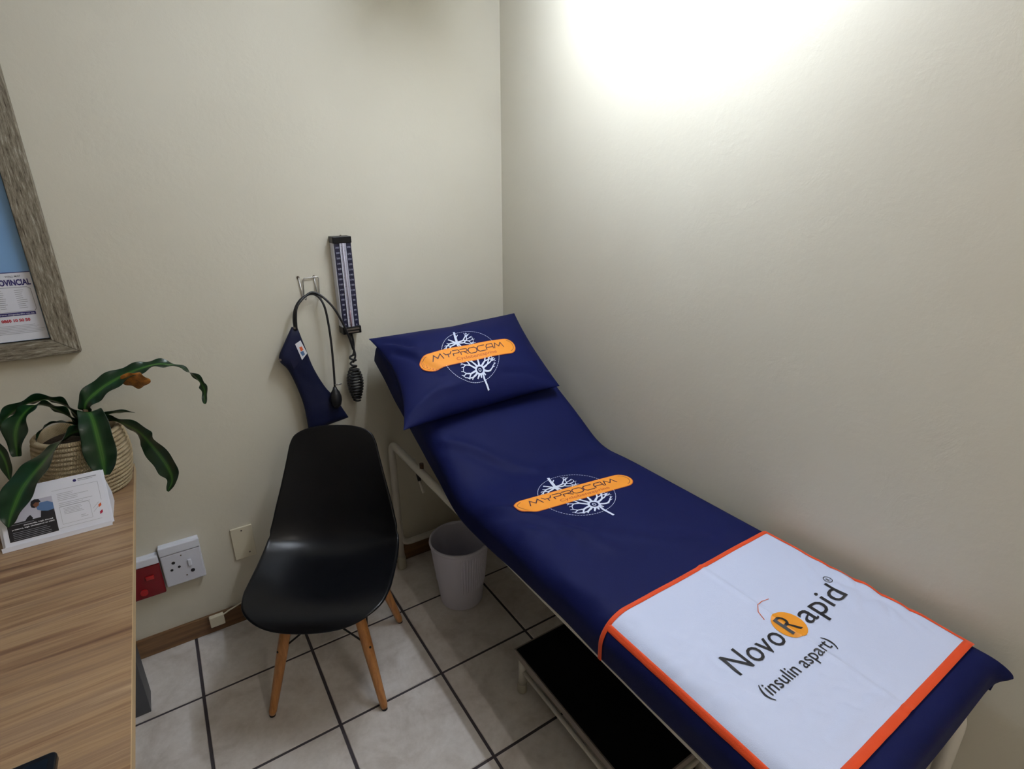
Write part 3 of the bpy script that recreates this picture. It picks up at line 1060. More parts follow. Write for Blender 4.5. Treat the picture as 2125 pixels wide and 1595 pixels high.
# ------------------------------------------------------------------ pillow
t_p = thing('pillow', 'plump navy pillow with orange and white print on the raised backrest', 'pillow', (-0.36, -0.35, 0.95))
PC = [(-0.656, 0.628), (-0.040, 0.650), (-0.078, 0.240), (-0.692, 0.215)]     # TL TR BR BL in (x, l)
H0 = 0.060
def pil(s, t_, top=True, off=0.0):
    # edges pulled in between the corners
    ss = s * (1 - 0.055 * (1 - t_ * t_) - (0.085 * (1 - t_ * t_) if s < 0 else 0))
    tt = t_ * (1 - 0.075 * (1 - s * s))
    a, b = (ss + 1) / 2, (tt + 1) / 2
    TL, TRr, BR, BL = [Vector(c) for c in PC]
    p = (BL * (1 - a) + BR * a) * (1 - b) + (TL * (1 - a) + TRr * a) * b
    T = (max(0, 1 - abs(s) ** 2.6) ** 0.62) * (max(0, 1 - abs(t_) ** 2.4) ** 0.60)
    base = H0 - 0.012 * (1 - abs(s)) - 0.012 * (1 - t_) / 2
    if top:
        h = base + 0.078 * T
        if T > 0.02:
            k = min(1, T * 2.2)
            h += k * (0.0018 * noise.noise(Vector((s * 2.5, t_ * 2.2, 5))))
            h -= k * 0.012 * math.exp(-((ridge_d(s, t_, [(-0.93, 0.80), (-0.80, 0.66), (-0.70, 0.46)])) / 0.05) ** 2)
            h += k * 0.008 * math.exp(-((ridge_d(s, t_, [(-0.93, 0.65), (-0.80, 0.42), (-0.68, 0.22)])) / 0.06) ** 2)
            h -= k * 0.009 * math.exp(-((ridge_d(s, t_, [(-0.90, 0.42), (-0.78, 0.20), (-0.66, -0.10), (-0.50, -0.35)])) / 0.05) ** 2)
            h += k * 0.006 * math.exp(-((ridge_d(s, t_, [(-0.9, -0.75), (-0.6, -0.62), (-0.3, -0.66)])) / 0.06) ** 2)
            h -= k * 0.006 * math.exp(-((ridge_d(s, t_, [(0.9, -0.9), (0.6, -0.7), (0.3, -0.62)])) / 0.06) ** 2)
    else:
        h = base - 0.045 * T
        h = max(h, 0.008)
    h += off
    return Vector((p.x, 0, 0)) + O0 + dv * p.y + nv * h
def ridge_d(x, y, line):
    best = 1e9
    for (ax, ay), (bx, by) in zip(line, line[1:]):
        dx, dy = bx - ax, by - ay
        k = max(0, min(1, ((x - ax) * dx + (y - ay) * dy) / (dx * dx + dy * dy)))
        best = min(best, math.hypot(x - ax - k * dx, y - ay - k * dy))
    return best
def pack(n):
    return [math.sin(PI / 2 * v) * 0.6 + v * 0.4 for v in lin(-1, 1, n)]
bm = nb()
grid(bm, lambda s, q: pil(s, q, True), pack(64), pack(46))
grid(bm, lambda s, q: pil(s, q, False), pack(64), pack(46))
bmesh.ops.remove_doubles(bm, verts=bm.verts[:], dist=0.0003)
pil_o = obj('pillow_case', bm, M['navy'], t_p, smooth=True, sub=1)
def pil_inv(x, l):
    s, q = 0.0, 0.0
    for _ in range(12):
        def xl(s, q):
            p = pil(s, q, True) - O0
            return p.x, p.dot(dv)
        x0, l0 = xl(s, q)
        # pil() keeps (x,l) exact along the plane axes
        e = 1e-3
        x1, l1 = xl(s + e, q)
        x2, l2 = xl(s, q + e)
        a, b, c, d = (x1 - x0) / e, (x2 - x0) / e, (l1 - l0) / e, (l2 - l0) / e
        det = a * d - b * c
        rx, rl = x - x0, l - l0
        s += (d * rx - b * rl) / det
        q += (-c * rx + a * rl) / det
        s, q = max(-.98, min(.98, s)), max(-.98, min(.98, q))
    return s, q
# printed cloth is pulled slightly askew on the pillow
def pmap(u, v, off):
    x = -0.376 + 0.966 * u + 0.045 * v
    l = 0.412 + 0.145 * u + 1.02 * v
    s, q = pil_inv(x, l)
    return pil(s, q, True, off + 0.0018)
emblem(pil_o, pmap)

# ------------------------------------------------------------------ waste bin
t = thing('waste_bin', 'small pale grey ribbed plastic waste bin under the couch head', 'bin', (-0.436, -0.352, 0))
BC = (-0.434, -0.354)
bm = nb()
seg = 240
def bin_r(z):
    return 0.083 + (0.112 - 0.083) * z / 0.28
rings = []
zs = [0.0, 0.004, 0.02, 0.05, 0.085, 0.10, 0.13, 0.17, 0.21, 0.245, 0.256, 0.265, 0.272]
for z in zs:
    ring = []
    for k in range(seg):
        a = 2 * PI * k / seg
        r = bin_r(z) - (0.004 if z == 0 else 0)
        deg = (math.degrees(a)) % 360
        if (0 <= (deg - 245) % 360 < 95 or 0 <= (deg - 65) % 360 < 95) and 0.09 < z < 0.25:
            r += 0.0026 * (1 if k % 4 in (0, 1) else -0.3)
        ring.append(bm.verts.new((BC[0] + r * math.cos(a), BC[1] + r * math.sin(a), z)))
    rings.append(ring)
for A, B in zip(rings, rings[1:]):
    for k in range(seg):
        bm.faces.new((A[k], A[(k + 1) % seg], B[(k + 1) % seg], B[k]))
inner = []
for z in (0.272, 0.006):
    inner.append([bm.verts.new((BC[0] + (bin_r(z) - 0.003) * math.cos(2 * PI * k / seg), BC[1] + (bin_r(z) - 0.003) * math.sin(2 * PI * k / seg), z)) for k in range(seg)])
for k in range(seg):
    bm.faces.new((rings[-1][k], rings[-1][(k + 1) % seg], inner[0][(k + 1) % seg], inner[0][k]))
    bm.faces.new((inner[0][k], inner[0][(k + 1) % seg], inner[1][(k + 1) % seg], inner[1][k]))
bm.faces.new(inner[1])
bm.faces.new(rings[0][::-1])
obj('bin_body', bm, M['bin'], t, smooth=False)
bm = nb()
lathe(bm, [(0.1085, 0.268), (0.1155, 0.268), (0.117, 0.274), (0.1155, 0.281), (0.111, 0.282), (0.1085, 0.278), (0.1085, 0.268)], BC, 96)
obj('rim', bm, M['bin'], t, smooth=True)

# ------------------------------------------------------------------ step stool
t = thing('step_stool', 'low white framed step stool with black rubber top beside the couch', 'step stool', (-0.34, -1.09, 0))
sx0, sx1, sy0, sy1, sz = -0.493, -0.20, -1.374, -0.832, 0.170
boxobj('top_mat', (sx0 + 0.005, sy0 + 0.005, sz - 0.012), (sx1 - 0.005, sy1 - 0.005, sz + 0.001), M['mat_blk'], t, 0.002)
bm = nb()
for c in (((sx0, sy0, sz - 0.024), (sx0 + 0.004, sy1, sz)), ((sx1 - 0.004, sy0, sz - 0.024), (sx1, sy1, sz)), ((sx0 + 0.004, sy0, sz - 0.024), (sx1 - 0.004, sy0 + 0.004, sz)), ((sx0 + 0.004, sy1 - 0.004, sz - 0.024), (sx1 - 0.004, sy1, sz))):
    box(bm, *c)
obj('edge_trim', bm, M['alu'], t)
for x in (sx0 + 0.018, sx1 - 0.018):
    for y in (sy0 + 0.018, sy1 - 0.02):
        bm = nb()
        tube(bm, [(x, y, 0.028), (x, y, sz - 0.012)], 0.0125, 14)
        obj('leg', bm, M['tubem'], t, smooth=True)
        bm = nb()
        tube(bm, [(x, y, 0), (x, y, 0.003), (x, y, 0.03), (x, y, 0.034)], [0.014, 0.016, 0.015, 0.0128], 14)
        obj('foot_cap', bm, M['cap'], t, smooth=True)
for x in (sx0 + 0.018, sx1 - 0.018):
    bm = nb()
    tube(bm, [(x, sy0 + 0.03, 0.088), (x, sy1 - 0.03, 0.088)], 0.0075, 10)
    obj('side_stretcher', bm, M['tubem'], t, smooth=True)
for y in (sy0 + 0.018, sy1 - 0.02):
    bm = nb()
    tube(bm, [(sx0 + 0.028, y, 0.088), (sx1 - 0.028, y, 0.088)], 0.0075, 10)
    obj('end_stretcher', bm, M['tubem'], t, smooth=True)

# ------------------------------------------------------------------ chair
CU = Vector((0.869, -0.494, 0)).normalized()
CV = Vector((-0.494, -0.869, 0)).normalized()
CO = Vector((-0.94, -0.42, 0))
t = thing('side_chair', 'black moulded shell chair on splayed wooden legs against the back wall', 'chair', tuple(CO))
CS = Vector((0.012, 0, 0))
def cp(u, v, z):
    return CO + CU * (u + 0.012) + CV * v + Vector((0, 0, z))
def cleg(u, v, z):
    return CO + CU * u + CV * v + Vector((0, 0, z))
# profile: (v, z, half width, side lift)
PROF = [(0.262, 0.400, 0.198), (0.256, 0.415, 0.202), (0.232, 0.426, 0.205), (0.17, 0.428, 0.208), (0.10, 0.419, 0.211), (0.02, 0.412, 0.212), (-0.05, 0.417, 0.210),
        (-0.10, 0.440, 0.206), (-0.130, 0.49, 0.199), (-0.149, 0.555, 0.186), (-0.165, 0.62, 0.170), (-0.180, 0.685, 0.155), (-0.194, 0.745, 0.142), (-0.205, 0.790, 0.134), (-0.211, 0.815, 0.130)]
LIFT = [0.0, 0.004, 0.010, 0.018, 0.030, 0.044, 0.056, 0.062, 0.058, 0.048, 0.037, 0.028, 0.020, 0.014, 0.010]
pv = catmull(PROF, 8)
pl = catmull([(p, 0, 0) for p in LIFT], 8)
arc_ = [0.0]
for a_, b_ in zip(pv, pv[1:]):
    arc_.append(arc_[-1] + math.hypot(b_.x - a_.x, b_.y - a_.y))
LT_ = arc_[-1]
def prof_at(d):
    d = max(0, min(LT_ - 1e-6, d))
    i = 0
    while arc_[i + 1] < d:
        i += 1
    k = (d - arc_[i]) / max(1e-9, arc_[i + 1] - arc_[i])
    p = pv[i].lerp(pv[i + 1], k)
    lf = pl[i].x * (1 - k) + pl[i + 1].x * k
    t_ = (pv[i + 1] - pv[i])
    return p, lf, Vector((t_.x, t_.y)).normalized()
NP, ns = 52, 33
bm = nb()
rows = []
T0, T1 = 0.125, 0.062
for i in range(NP):
    row = []
    for k in range(ns):
        q = -1 + 2 * k / (ns - 1)
        s_ = math.sin(q * PI / 2) * 0.45 + q * 0.55
        f0 = T0 * (1 - (max(0, 1 - abs(s_) ** 2.3)) ** (1 / 2.3))
        f1 = T1 * (1 - (max(0, 1 - abs(s_) ** 2.6)) ** (1 / 2.6))
        d = f0 + (LT_ - f1 - f0) * i / (NP - 1)
        p, lf, tg = prof_at(d)
        nv_, nz_ = tg.y, -tg.x
        lift = lf * abs(s_) ** 2.4
        row.append(bm.verts.new(cp(s_ * p.z, p.x + nv_ * lift, p.y + nz_ * lift)))
    rows.append(row)
for i in range(NP - 1):
    for k in range(ns - 1):
        bm.faces.new((rows[i][k], rows[i][k + 1], rows[i + 1][k + 1], rows[i + 1][k]))
# turned down rim all round
loop = [rows[0][k] for k in range(ns)] + [rows[i][-1] for i in range(1, NP)] + [rows[-1][k] for k in range(ns - 2, -1, -1)] + [rows[i][0] for i in range(NP - 2, 0, -1)]
cen = cp(0, 0.0, 0.46)
prev = loop
nl = len(loop)
base = [v.co.copy() for v in loop]
for step in ((0.0035, 0.002), (0.0055, 0.007)):
    new = []
    for i in range(nl):
        tg = (base[(i + 1) % nl] - base[i - 1]).normalized()
        # outward = away from shell centre line, in surface
        inn = None
        v0 = base[i]
        # nearest interior direction
        zc = v0.z
        ref = cp(0, 0.06 if zc < 0.5 else -0.13, 0.42 if zc < 0.5 else zc)
        o_ = (v0 - ref)
        o_ -= tg * o_.dot(tg)
        o_.normalize()
        dn = tg.cross(o_)
        want = Vector((0, 0, -1)) if zc < 0.5 else -CV
        if dn.dot(want) < 0:
            dn = -dn
        new.append(bm.verts.new(v0 + o_ * step[0] + dn * step[1]))
    for i in range(nl):
        bm.faces.new((prev[i], prev[(i + 1) % nl], new[(i + 1) % nl], new[i]))
    prev = new
bmesh.ops.recalc_face_normals(bm, faces=bm.faces[:])
obj('seat_shell', bm, M['shell'], t, smooth=True, solid=0.005, sub=1, offset=-1)
# legs
feet = {'fl': (-0.172, 0.184), 'fr': (0.176, 0.184), 'br': (0.176, -0.184), 'bl': (-0.172, -0.184)}
topz = 0.385
mids = {}
for k, (u, v) in feet.items():
    tu, tv = (0.105 if u > 0 else -0.085), (0.115 if v > 0 else -0.095)
    a, b = cleg(u, v, 0.006), cleg(tu, tv, topz)
    bm = nb()
    tube(bm, [a, a.lerp(b, 0.03), a.lerp(b, 0.55), a.lerp(b, 0.9), b], [0.0095, 0.012, 0.0165, 0.0165, 0.012], 16)
    obj('leg', bm, M['beech'], t, smooth=True)
    bm = nb()
    tube(bm, [cleg(u, v, 0), cleg(u, v, 0.006)], 0.0095, 12)
    obj('foot_glide', bm, M['rubber'], t)
    mids[k] = (a.lerp(b, 0.58), b)
for k, (p, b) in mids.items():
    bm = nb()
    out = (p - CO)
    out.z = 0
    out.normalize()
    tube(bm, [p - out * 0.02, p + out * 0.019], 0.0035, 8)
    obj('bolt', bm, M['black'], t)
for a, b in (('fl', 'fr'), ('fr', 'fl'), ('bl', 'br'), ('br', 'bl'), ('fl', 'bl'), ('bl', 'fl'), ('fr', 'br'), ('br', 'fr')):
    bm = nb()
    tube(bm, [mids[a][0], mids[b][1] * 0.86 + mids[a][1] * 0.14 + Vector((0, 0, 0.0))], 0.003, 8)
    obj('brace', bm, M['black'], t)
for s in (-1, 1):
    bm = nb()
    tube(bm, [cleg(s * 0.095, -0.11, 0.392), cleg(s * 0.095, 0.125, 0.392)], 0.006, 8)
    obj('seat_bracket', bm, M['black'], t)
for q in (-1, 1):
    bm = nb()
    tube(bm, [cleg(-0.10, q * 0.105, 0.390), cleg(0.10, q * 0.105, 0.390)], 0.006, 8)
    obj('seat_bracket', bm, M['black'], t)

# ------------------------------------------------------------------ wall hook, cuff, gauge
t = thing('wall_hook', 'double wire hook screwed to the wall above the blood pressure cuff', 'hook', (-0.79, 0, 1.24))
bm = nb()
for dx in (-0.009, 0.0):
    pass
tube(bm, bend([(-0.822, -0.004, 1.272), (-0.815, -0.006, 1.205), (-0.812, -0.030, 1.196), (-0.810, -0.034, 1.212)], 0.008, 4), 0.0018, 8)
tube(bm, bend([(-0.812, -0.006, 1.205), (-0.808, -0.008, 1.268), (-0.756, -0.008, 1.270), (-0.760, -0.006, 1.205), (-0.760, -0.030, 1.196), (-0.760, -0.036, 1.212)], 0.008, 4), 0.0018, 8)
tube(bm, [(-0.770, -0.005, 1.268), (-0.768, -0.006, 1.207)], 0.0018, 8)
obj('hook_wire', bm, M['steel'], t, smooth=True)
for x, z in ((-0.822, 1.272), (-0.770, 1.270)):
    bm = nb()
    lathe(bm, [(0.0, 0.0), (0.0045, 0.0), (0.0045, 0.002), (0.003, 0.004), (0.0, 0.005)], (0, 0), 14)
    for v in bm.verts:
        v.co = Vector((x + v.co.x, -v.co.z - 0.0005, z + v.co.y))
    obj('screw', bm, M['screw'], t, smooth=True)

t = thing('blood_pressure_cuff', 'navy blood pressure cuff with black hoses and bulb hanging on the hook', 'cuff', (-0.83, -0.045, 1.19))
cl = [(-0.871, 1.119), (-0.903, 1.07), (-0.933, 1.012), (-0.907, 0.967), (-0.887, 0.898), (-0.875, 0.831), (-0.873, 0.765), (-0.872, 0.722)]
cr = [(-0.856, 1.117), (-0.84, 1.048), (-0.826, 0.988), (-0.811, 0.937), (-0.785, 0.877), (-0.759, 0.839), (-0.735, 0.788), (-0.715, 0.745)]
cL = catmull([(x, 0, z) for x, z in cl], 4)
cR = catmull([(x, 0, z) for x, z in cr], 4)
bm = nb()
nrow = len(cL)
def cuff(s, j, front):
    a, b = cL[int(j)], cR[int(j)]
    p = a.lerp(b, s)
    e = (max(0, 1 - abs(2 * s - 1) ** 4)) ** 0.5
    ej = min(1, j / 2, (nrow - 1 - j) / 2) ** 0.5 if 0 < j < nrow - 1 else 0
    th = 0.013 * e * ej
    y = -0.040 - 0.004 * math.sin(j * 0.32) - 0.010 * (j / nrow)
    y += 0.003 * noise.noise(Vector((p.x * 30, p.z * 22, 1)))
    return Vector((p.x, y - th if front else y + th * 0.6, p.z))
grid(bm, lambda s, j: cuff(s, j, True), lin(0, 1, 15), list(range(nrow)))
grid(bm, lambda s, j: cuff(s, j, False), lin(0, 1, 15), list(range(nrow)))
bmesh.ops.remove_doubles(bm, verts=bm.verts[:], dist=0.0004)
obj('cuff_fabric', bm, M['cuff'], t, smooth=True, sub=1)
def quad(name, pts, y, m, thick=0.0016):
    bm = nb()
    a = [bm.verts.new((x, y, z)) for x, z in pts]
    b = [bm.verts.new((x, y - thick, z)) for x, z in pts]
    n = len(pts)
    bm.faces.new(b)
    bm.faces.new(a[::-1])
    for k in range(n):
        bm.faces.new((a[k], a[(k + 1) % n], b[(k + 1) % n], b[k]))
    return obj(name, bm, m, t)
quad('printed_label', [(-0.873, 1.058), (-0.854, 1.068), (-0.838, 1.020), (-0.858, 0.999)], -0.0575, M['white'])
quad('label_mark', [(-0.862, 1.045), (-0.853, 1.047), (-0.849, 1.034), (-0.858, 1.030)], -0.0592, M['qorange'], 0.0004)
quad('label_mark', [(-0.861, 1.027), (-0.850, 1.031), (-0.846, 1.018), (-0.855, 1.012)], -0.0592, M['denim'], 0.0004)
quad('fastener_patch', [(-0.903, 1.030), (-0.882, 1.042), (-0.868, 0.996), (-0.889, 0.972)], -0.0570, M['velcro'])
for x, z in ((-0.927, 1.010), (-0.866, 1.112)):
    bm = nb()
    tube(bm, [(x, -0.045, z), (x, -0.056, z)], 0.004, 10)
    obj('rivet', bm, M['dull'], t)
hA = [(-0.865, -0.048, 1.105), (-0.865, -0.05, 1.137), (-0.858, -0.05, 1.169), (-0.842, -0.046, 1.195), (-0.818, -0.036, 1.211), (-0.79, -0.028, 1.216), (-0.770, -0.034, 1.204), (-0.758, -0.045, 1.174), (-0.753, -0.05, 1.123), (-0.752, -0.055, 1.044), (-0.756, -0.062, 0.955), (-0.761, -0.066, 0.884)]
hB = [(-0.861, -0.054, 1.105), (-0.858, -0.055, 1.145), (-0.852, -0.055, 1.177), (-0.837, -0.050, 1.197), (-0.813, -0.040, 1.214), (-0.787, -0.032, 1.222), (-0.760, -0.040, 1.206), (-0.731, -0.055, 1.168), (-0.708, -0.060, 1.116), (-0.690, -0.060, 1.061), (-0.676, -0.052, 1.005)]
for h_ in (hA, hB):
    bm = nb()
    tube(bm, catmull(h_, 6), 0.0038, 10)
    obj('hose', bm, M['rubber'], t, smooth=True)
bm = nb()
lathe(bm, [(0.0, -0.040), (0.008, -0.038), (0.016, -0.028), (0.020, -0.012), (0.0195, 0.004), (0.015, 0.020), (0.009, 0.030), (0.006, 0.040), (0.0, 0.040)], (0, 0), 24)
for v in bm.verts:
    v.co = Vector((v.co.x - 0.764, v.co.y - 0.076, v.co.z + 0.846))
blb = obj('squeeze_bulb', bm, M['rubber'], t, smooth=True)
bm = nb()
tube(bm, [(-0.762, -0.076, 0.893), (-0.738, -0.078, 0.894)], 0.0026, 8)
obj('release_valve', bm, M['steel'], blb, smooth=True)

t = thing('blood_pressure_gauge', 'tall narrow wall mounted mercury blood pressure gauge with coiled hose', 'gauge', (-0.67, 0, 1.23))
gx0, gx1, gz0, gz1, gy = -0.703, -0.641, 1.063, 1.402, -0.040
boxobj('case', (gx0, gy, gz0 + 0.012), (gx1, 0, gz1 - 0.018), M['whitebox'], t, 0.002)
boxobj('scale_plate', (gx0 + 0.003, gy - 0.004, gz0 + 0.02), (gx1 - 0.001, gy, gz1 - 0.018), M['scale'], t, 0.001)
boxobj('top_cap', (gx0 - 0.002, gy - 0.008, gz1 - 0.022), (gx1 + 0.001, 0, gz1), M['black'], t, 0.002)
bxo = boxobj('reservoir_cap', (gx0 - 0.001, gy - 0.010, gz0), (gx1 + 0.003, 0, gz0 + 0.026), M['black'], t, 0.002)
boxobj('cap_band', (gx0 + 0.006, gy - 0.012, gz0 + 0.015), (gx1 - 0.004, gy - 0.010, gz0 + 0.021), M['dull'], bxo)
boxobj('cap_band', (gx0 + 0.010, gy - 0.0115, gz0 + 0.005), (gx1 - 0.006, gy - 0.010, gz0 + 0.010), M['dull'], bxo)
boxobj('tube_channel', (gx0 + 0.022, gy - 0.006, gz0 + 0.026), (gx0 + 0.040, gy - 0.0035, gz1 - 0.022), M['glassy'], t)
boxobj('channel_edge', (gx0 + 0.0205, gy - 0.008, gz0 + 0.026), (gx0 + 0.0225, gy - 0.0035, gz1 - 0.022), M['whitep'], t)
boxobj('channel_edge', (gx0 + 0.0395, gy - 0.008, gz0 + 0.026), (gx0 + 0.0415, gy - 0.0035, gz1 - 0.022), M['whitep'], t)
bm = nb()
tube(bm, [(gx0 + 0.031, gy - 0.009, gz0 + 0.026), (gx0 + 0.031, gy - 0.009, gz1 - 0.022)], 0.0022, 8)
obj('glass_tube', bm, M['glassy'], t, smooth=True)
bm = nb()
tube(bm, [(gx0 + 0.031, gy - 0.0092, gz0 + 0.026), (gx0 + 0.031, gy - 0.0092, gz0 + 0.085)], 0.0025, 8)
obj('mercury_column', bm, M['spirit'], t, smooth=True)
fg = lambda x, z: Vector((x, gy - 0.0046, z))
for k in range(16):
    n = 300 - 20 * k
    z = gz1 - 0.036 - k * (gz1 - gz0 - 0.072) / 15
    for x0, dz in ((gx0 + 0.006, 0.0), (gx0 + 0.045, -0.005 if k else 0.0)):
        val = str(n if x0 < gx0 + 0.02 else max(0, n - 10))
        ww = 0.0042 * len(val)
        text_on('numeral', val, fg, x0 + (0.0126 - ww) / 2, z + dz - 0.003, ww, 0.0058, M['numerals'], t, bold=0.015)
bm = nb()
for k in range(61):
    z = gz1 - 0.033 - k * (gz1 - gz0 - 0.066) / 60
    w = 0.005 if k % 5 == 0 else 0.003
    box(bm, (gx0 + 0.024, gy - 0.0066, z), (gx0 + 0.024 + w, gy - 0.006, z + 0.0006))
    box(bm, (gx0 + 0.038 - w, gy - 0.0066, z), (gx0 + 0.038, gy - 0.006, z + 0.0006))
obj('graduation_marks', bm, M['ink'], t)
bm = nb()
lathe(bm, [(0, 0), (0.003, 0), (0.003, 0.003), (0, 0.004)], (-0.668, -0.02), 10)
for v in bm.verts:
    v.co.z += gz1
obj('top_screw', bm, M['dull'], t)
# coiled hose below the gauge
pts = [(-0.672, -0.034, gz0 + 0.004), (-0.668, -0.036, 1.03), (-0.672, -0.042, 0.995), (-0.676, -0.045, 0.985)]
bm = nb()
tube(bm, catmull(pts, 6), 0.0036, 8)
tube(bm, catmull([(-0.679, -0.034, gz0 + 0.004), (-0.676, -0.036, 1.035), (-0.669, -0.044, 0.99), (-0.672, -0.048, 0.972), (-0.680, -0.046, 0.955)], 6), 0.0036, 8)
obj('hose', bm, M['rubber'], t, smooth=True)
bm = nb()
hel = []
loops = [(-0.676, 0.990)]
for k in range(0, 40):
    a = k / 39 * 2 * PI * 2
    hel.append((-0.680 + 0.010 * math.cos(a), -0.047 + 0.008 * math.sin(a), 0.985 - 0.045 * k / 39))
N = 12
for k in range(N * 18):
    f = k / (N * 18)
    r = 0.008 + 0.019 * math.sin(PI * min(1, f * 1.0) ** 0.8) ** 0.8
    if f > 0.72:
        r = max(0.0105, r)
    a = 2 * PI * N * f
    hel.append((-0.681 + r * math.cos(a), -0.050 + r * 0.85 * math.sin(a), 0.938 - 0.132 * f))
tube(bm, hel, 0.0039, 7)
obj('coiled_hose', bm, M['rubber'], t, smooth=True)

# ------------------------------------------------------------------ potted plant
t = thing('potted_plant', 'long leaved green houseplant in a coiled straw basket on the desk', 'plant', (-1.495, -0.145, DZ))
bc = (-1.492, -0.140)
prof = []
zc = DZ + 0.001
nco = 15
hh = 0.180
for k in range(nco):
    z0 = DZ + 0.002 + hh * k / nco
    f = k / (nco - 1)
    r = 0.088 + 0.016 * math.sin(PI * min(1, f * 0.9)) + 0.004 * f
    for q in range(5):
        a = -PI / 2 + PI * q / 5
        prof.append((r - 0.002 + 0.0078 * math.cos(a), z0 + hh / nco / 2 * (1 + math.sin(a))))
prof.append((prof[-1][0] - 0.004, DZ + hh + 0.003))
prof.append((prof[-1][0] - 0.008, DZ + hh))
prof = [(0.0, DZ + 0.001)] + prof + [(0.088, DZ + hh - 0.03), (0.08, DZ + 0.02), (0, DZ + 0.015)]
bm = nb()
lathe(bm, prof, bc, 96, 'UVMap')
obj('basket', bm, M['basket'], t, smooth=True)
bm = nb()
lathe(bm, [(0.089, DZ + hh - 0.028), (0.05, DZ + hh - 0.020), (0, DZ + hh - 0.016)], bc, 32)
obj('soil', bm, M['soil'], t, smooth=True)
bm = nb()
tube(bm, catmull([(-1.470, -0.15, DZ + 0.15), (-1.467, -0.15, 0.94), (-1.462, -0.15, 0.965), (-1.458, -0.15, 0.985)], 4), [0.011, 0.011, 0.011, 0.010, 0.010, 0.010, 0.010, 0.009, 0.009, 0.008, 0.008, 0.007, 0.006], 12)
obj('stem', bm, M['cane'], t, smooth=True)
def leaf(pts, widths, side, m='leaf', fold=0.25, wav=0.006, seed=0):
    """pts centre line, widths per point, side vector(s) giving the blade's cross direction"""
    C = catmull(pts, 7)
    Wd = catmull([(w * 1.22, 0, 0) for w in widths], 7)
    sd = catmull(side if isinstance(side, list) else [side] * len(pts), 7)
    bm = nb()
    uvl = bm.loops.layers.uv.new('UVMap')
    rows = []
    n = len(C)
    m_ = 8
    for i in range(n):
        tg = (C[min(i + 1, n - 1)] - C[max(i - 1, 0)]).normalized()
        s = Vector(sd[i])
        s = (s - tg * s.dot(tg)).normalized()
        nn = tg.cross(s)
        if nn.z < 0:
            nn = -nn
        row = []
        for k in range(m_ + 1):
            q = -1 + 2 * k / m_
            w = max(0.0008, Wd[i].x)
            off = fold * w * abs(q) ** 1.5 + wav * q * q * math.sin(i * 0.75 + seed + q * 1.2)
            row.append(bm.verts.new(C[i] + s * q * w + nn * off))
        rows.append(row)
    for i in range(n - 1):
        for k in range(m_):
            f = bm.faces.new((rows[i][k], rows[i][k + 1], rows[i + 1][k + 1], rows[i + 1][k]))
            for lp, (a, b) in zip(f.loops, ((k, i), (k + 1, i), (k + 1, i + 1), (k, i + 1))):
                lp[uvl].uv = (a / m_, b / n)
    o = obj('leaf', bm, M[m], t, smooth=True, solid=0.0008, offset=0, sub=1)
    return o
leaf([(-1.460, -0.15, 0.965), (-1.455, -0.15, 1.00), (-1.42, -0.145, 1.030), (-1.369, -0.14, 1.056), (-1.316, -0.14, 1.073), (-1.268, -0.14, 1.079), (-1.222, -0.145, 1.064), (-1.184, -0.15, 1.027), (-1.168, -0.16, 0.985), (-1.176, -0.17, 0.944)],
     [0.010, 0.018, 0.026, 0.022, 0.017, 0.014, 0.010, 0.009, 0.010, 0.002], [(0.9, -0.5, 0.2), (0.8, -0.6, -0.2), (0.5, -0.7, -0.5), (0.3, -0.8, -0.6), (0.3, -0.8, -0.5), (0.2, -0.9, -0.4), (0.2, -0.9, -0.3), (0.5, -0.8, 0.1), (0.8, -0.5, 0.2), (0.8, -0.5, 0.1)], seed=1)
leaf([(-1.472, -0.15, 0.930), (-1.485, -0.16, 0.985), (-1.508, -0.18, 1.028), (-1.536, -0.20, 1.046), (-1.575, -0.22, 1.042), (-1.61, -0.235, 1.018), (-1.65, -0.25, 0.97)],
     [0.006, 0.011, 0.016, 0.020, 0.023, 0.022, 0.008], [(0.6, -0.7, 0.3), (0.3, -0.8, 0.5), (0.2, -0.8, 0.5), (0.1, -0.8, 0.5), (0.0, -0.8, 0.5), (0.0, -0.8, 0.5), (0.0, -0.8, 0.5)], seed=2)
leaf([(-1.474, -0.155, 0.925), (-1.492, -0.165, 0.97), (-1.512, -0.19, 1.010), (-1.540, -0.22, 1.040), (-1.566, -0.25, 1.032), (-1.588, -0.27, 0.995), (-1.598, -0.28, 0.935)],
     [0.005, 0.010, 0.015, 0.018, 0.021, 0.023, 0.006], [(0.6, -0.7, 0.3), (0.4, -0.8, 0.4), (0.5, -0.8, 0.4), (0.7, -0.7, 0.2), (0.8, -0.6, 0.1), (0.9, -0.4, 0.0), (0.9, -0.4, 0.0)], seed=3)
leaf([(-1.458, -0.16, 0.960), (-1.449, -0.19, 0.988), (-1.440, -0.225, 0.972), (-1.437, -0.255, 0.925), (-1.438, -0.272, 0.875), (-1.442, -0.28, 0.835)],
     [0.012, 0.020, 0.027, 0.031, 0.029, 0.010], (0.96, -0.25, 0.02), seed=4, wav=0.003)
leaf([(-1.468, -0.165, 0.925), (-1.488, -0.20, 0.943), (-1.515, -0.245, 0.940), (-1.552, -0.30, 0.912), (-1.590, -0.345, 0.880), (-1.615, -0.385, 0.842), (-1.628, -0.405, 0.812)],
     [0.010, 0.018, 0.027, 0.034, 0.034, 0.022, 0.003], [(0.6, 0.1, 0.7), (0.6, 0.0, 0.7), (0.7, -0.2, 0.6), (0.8, -0.4, 0.3), (0.85, -0.4, 0.1), (0.9, -0.4, 0.0), (0.9, -0.4, 0.0)], seed=5, wav=0.004)
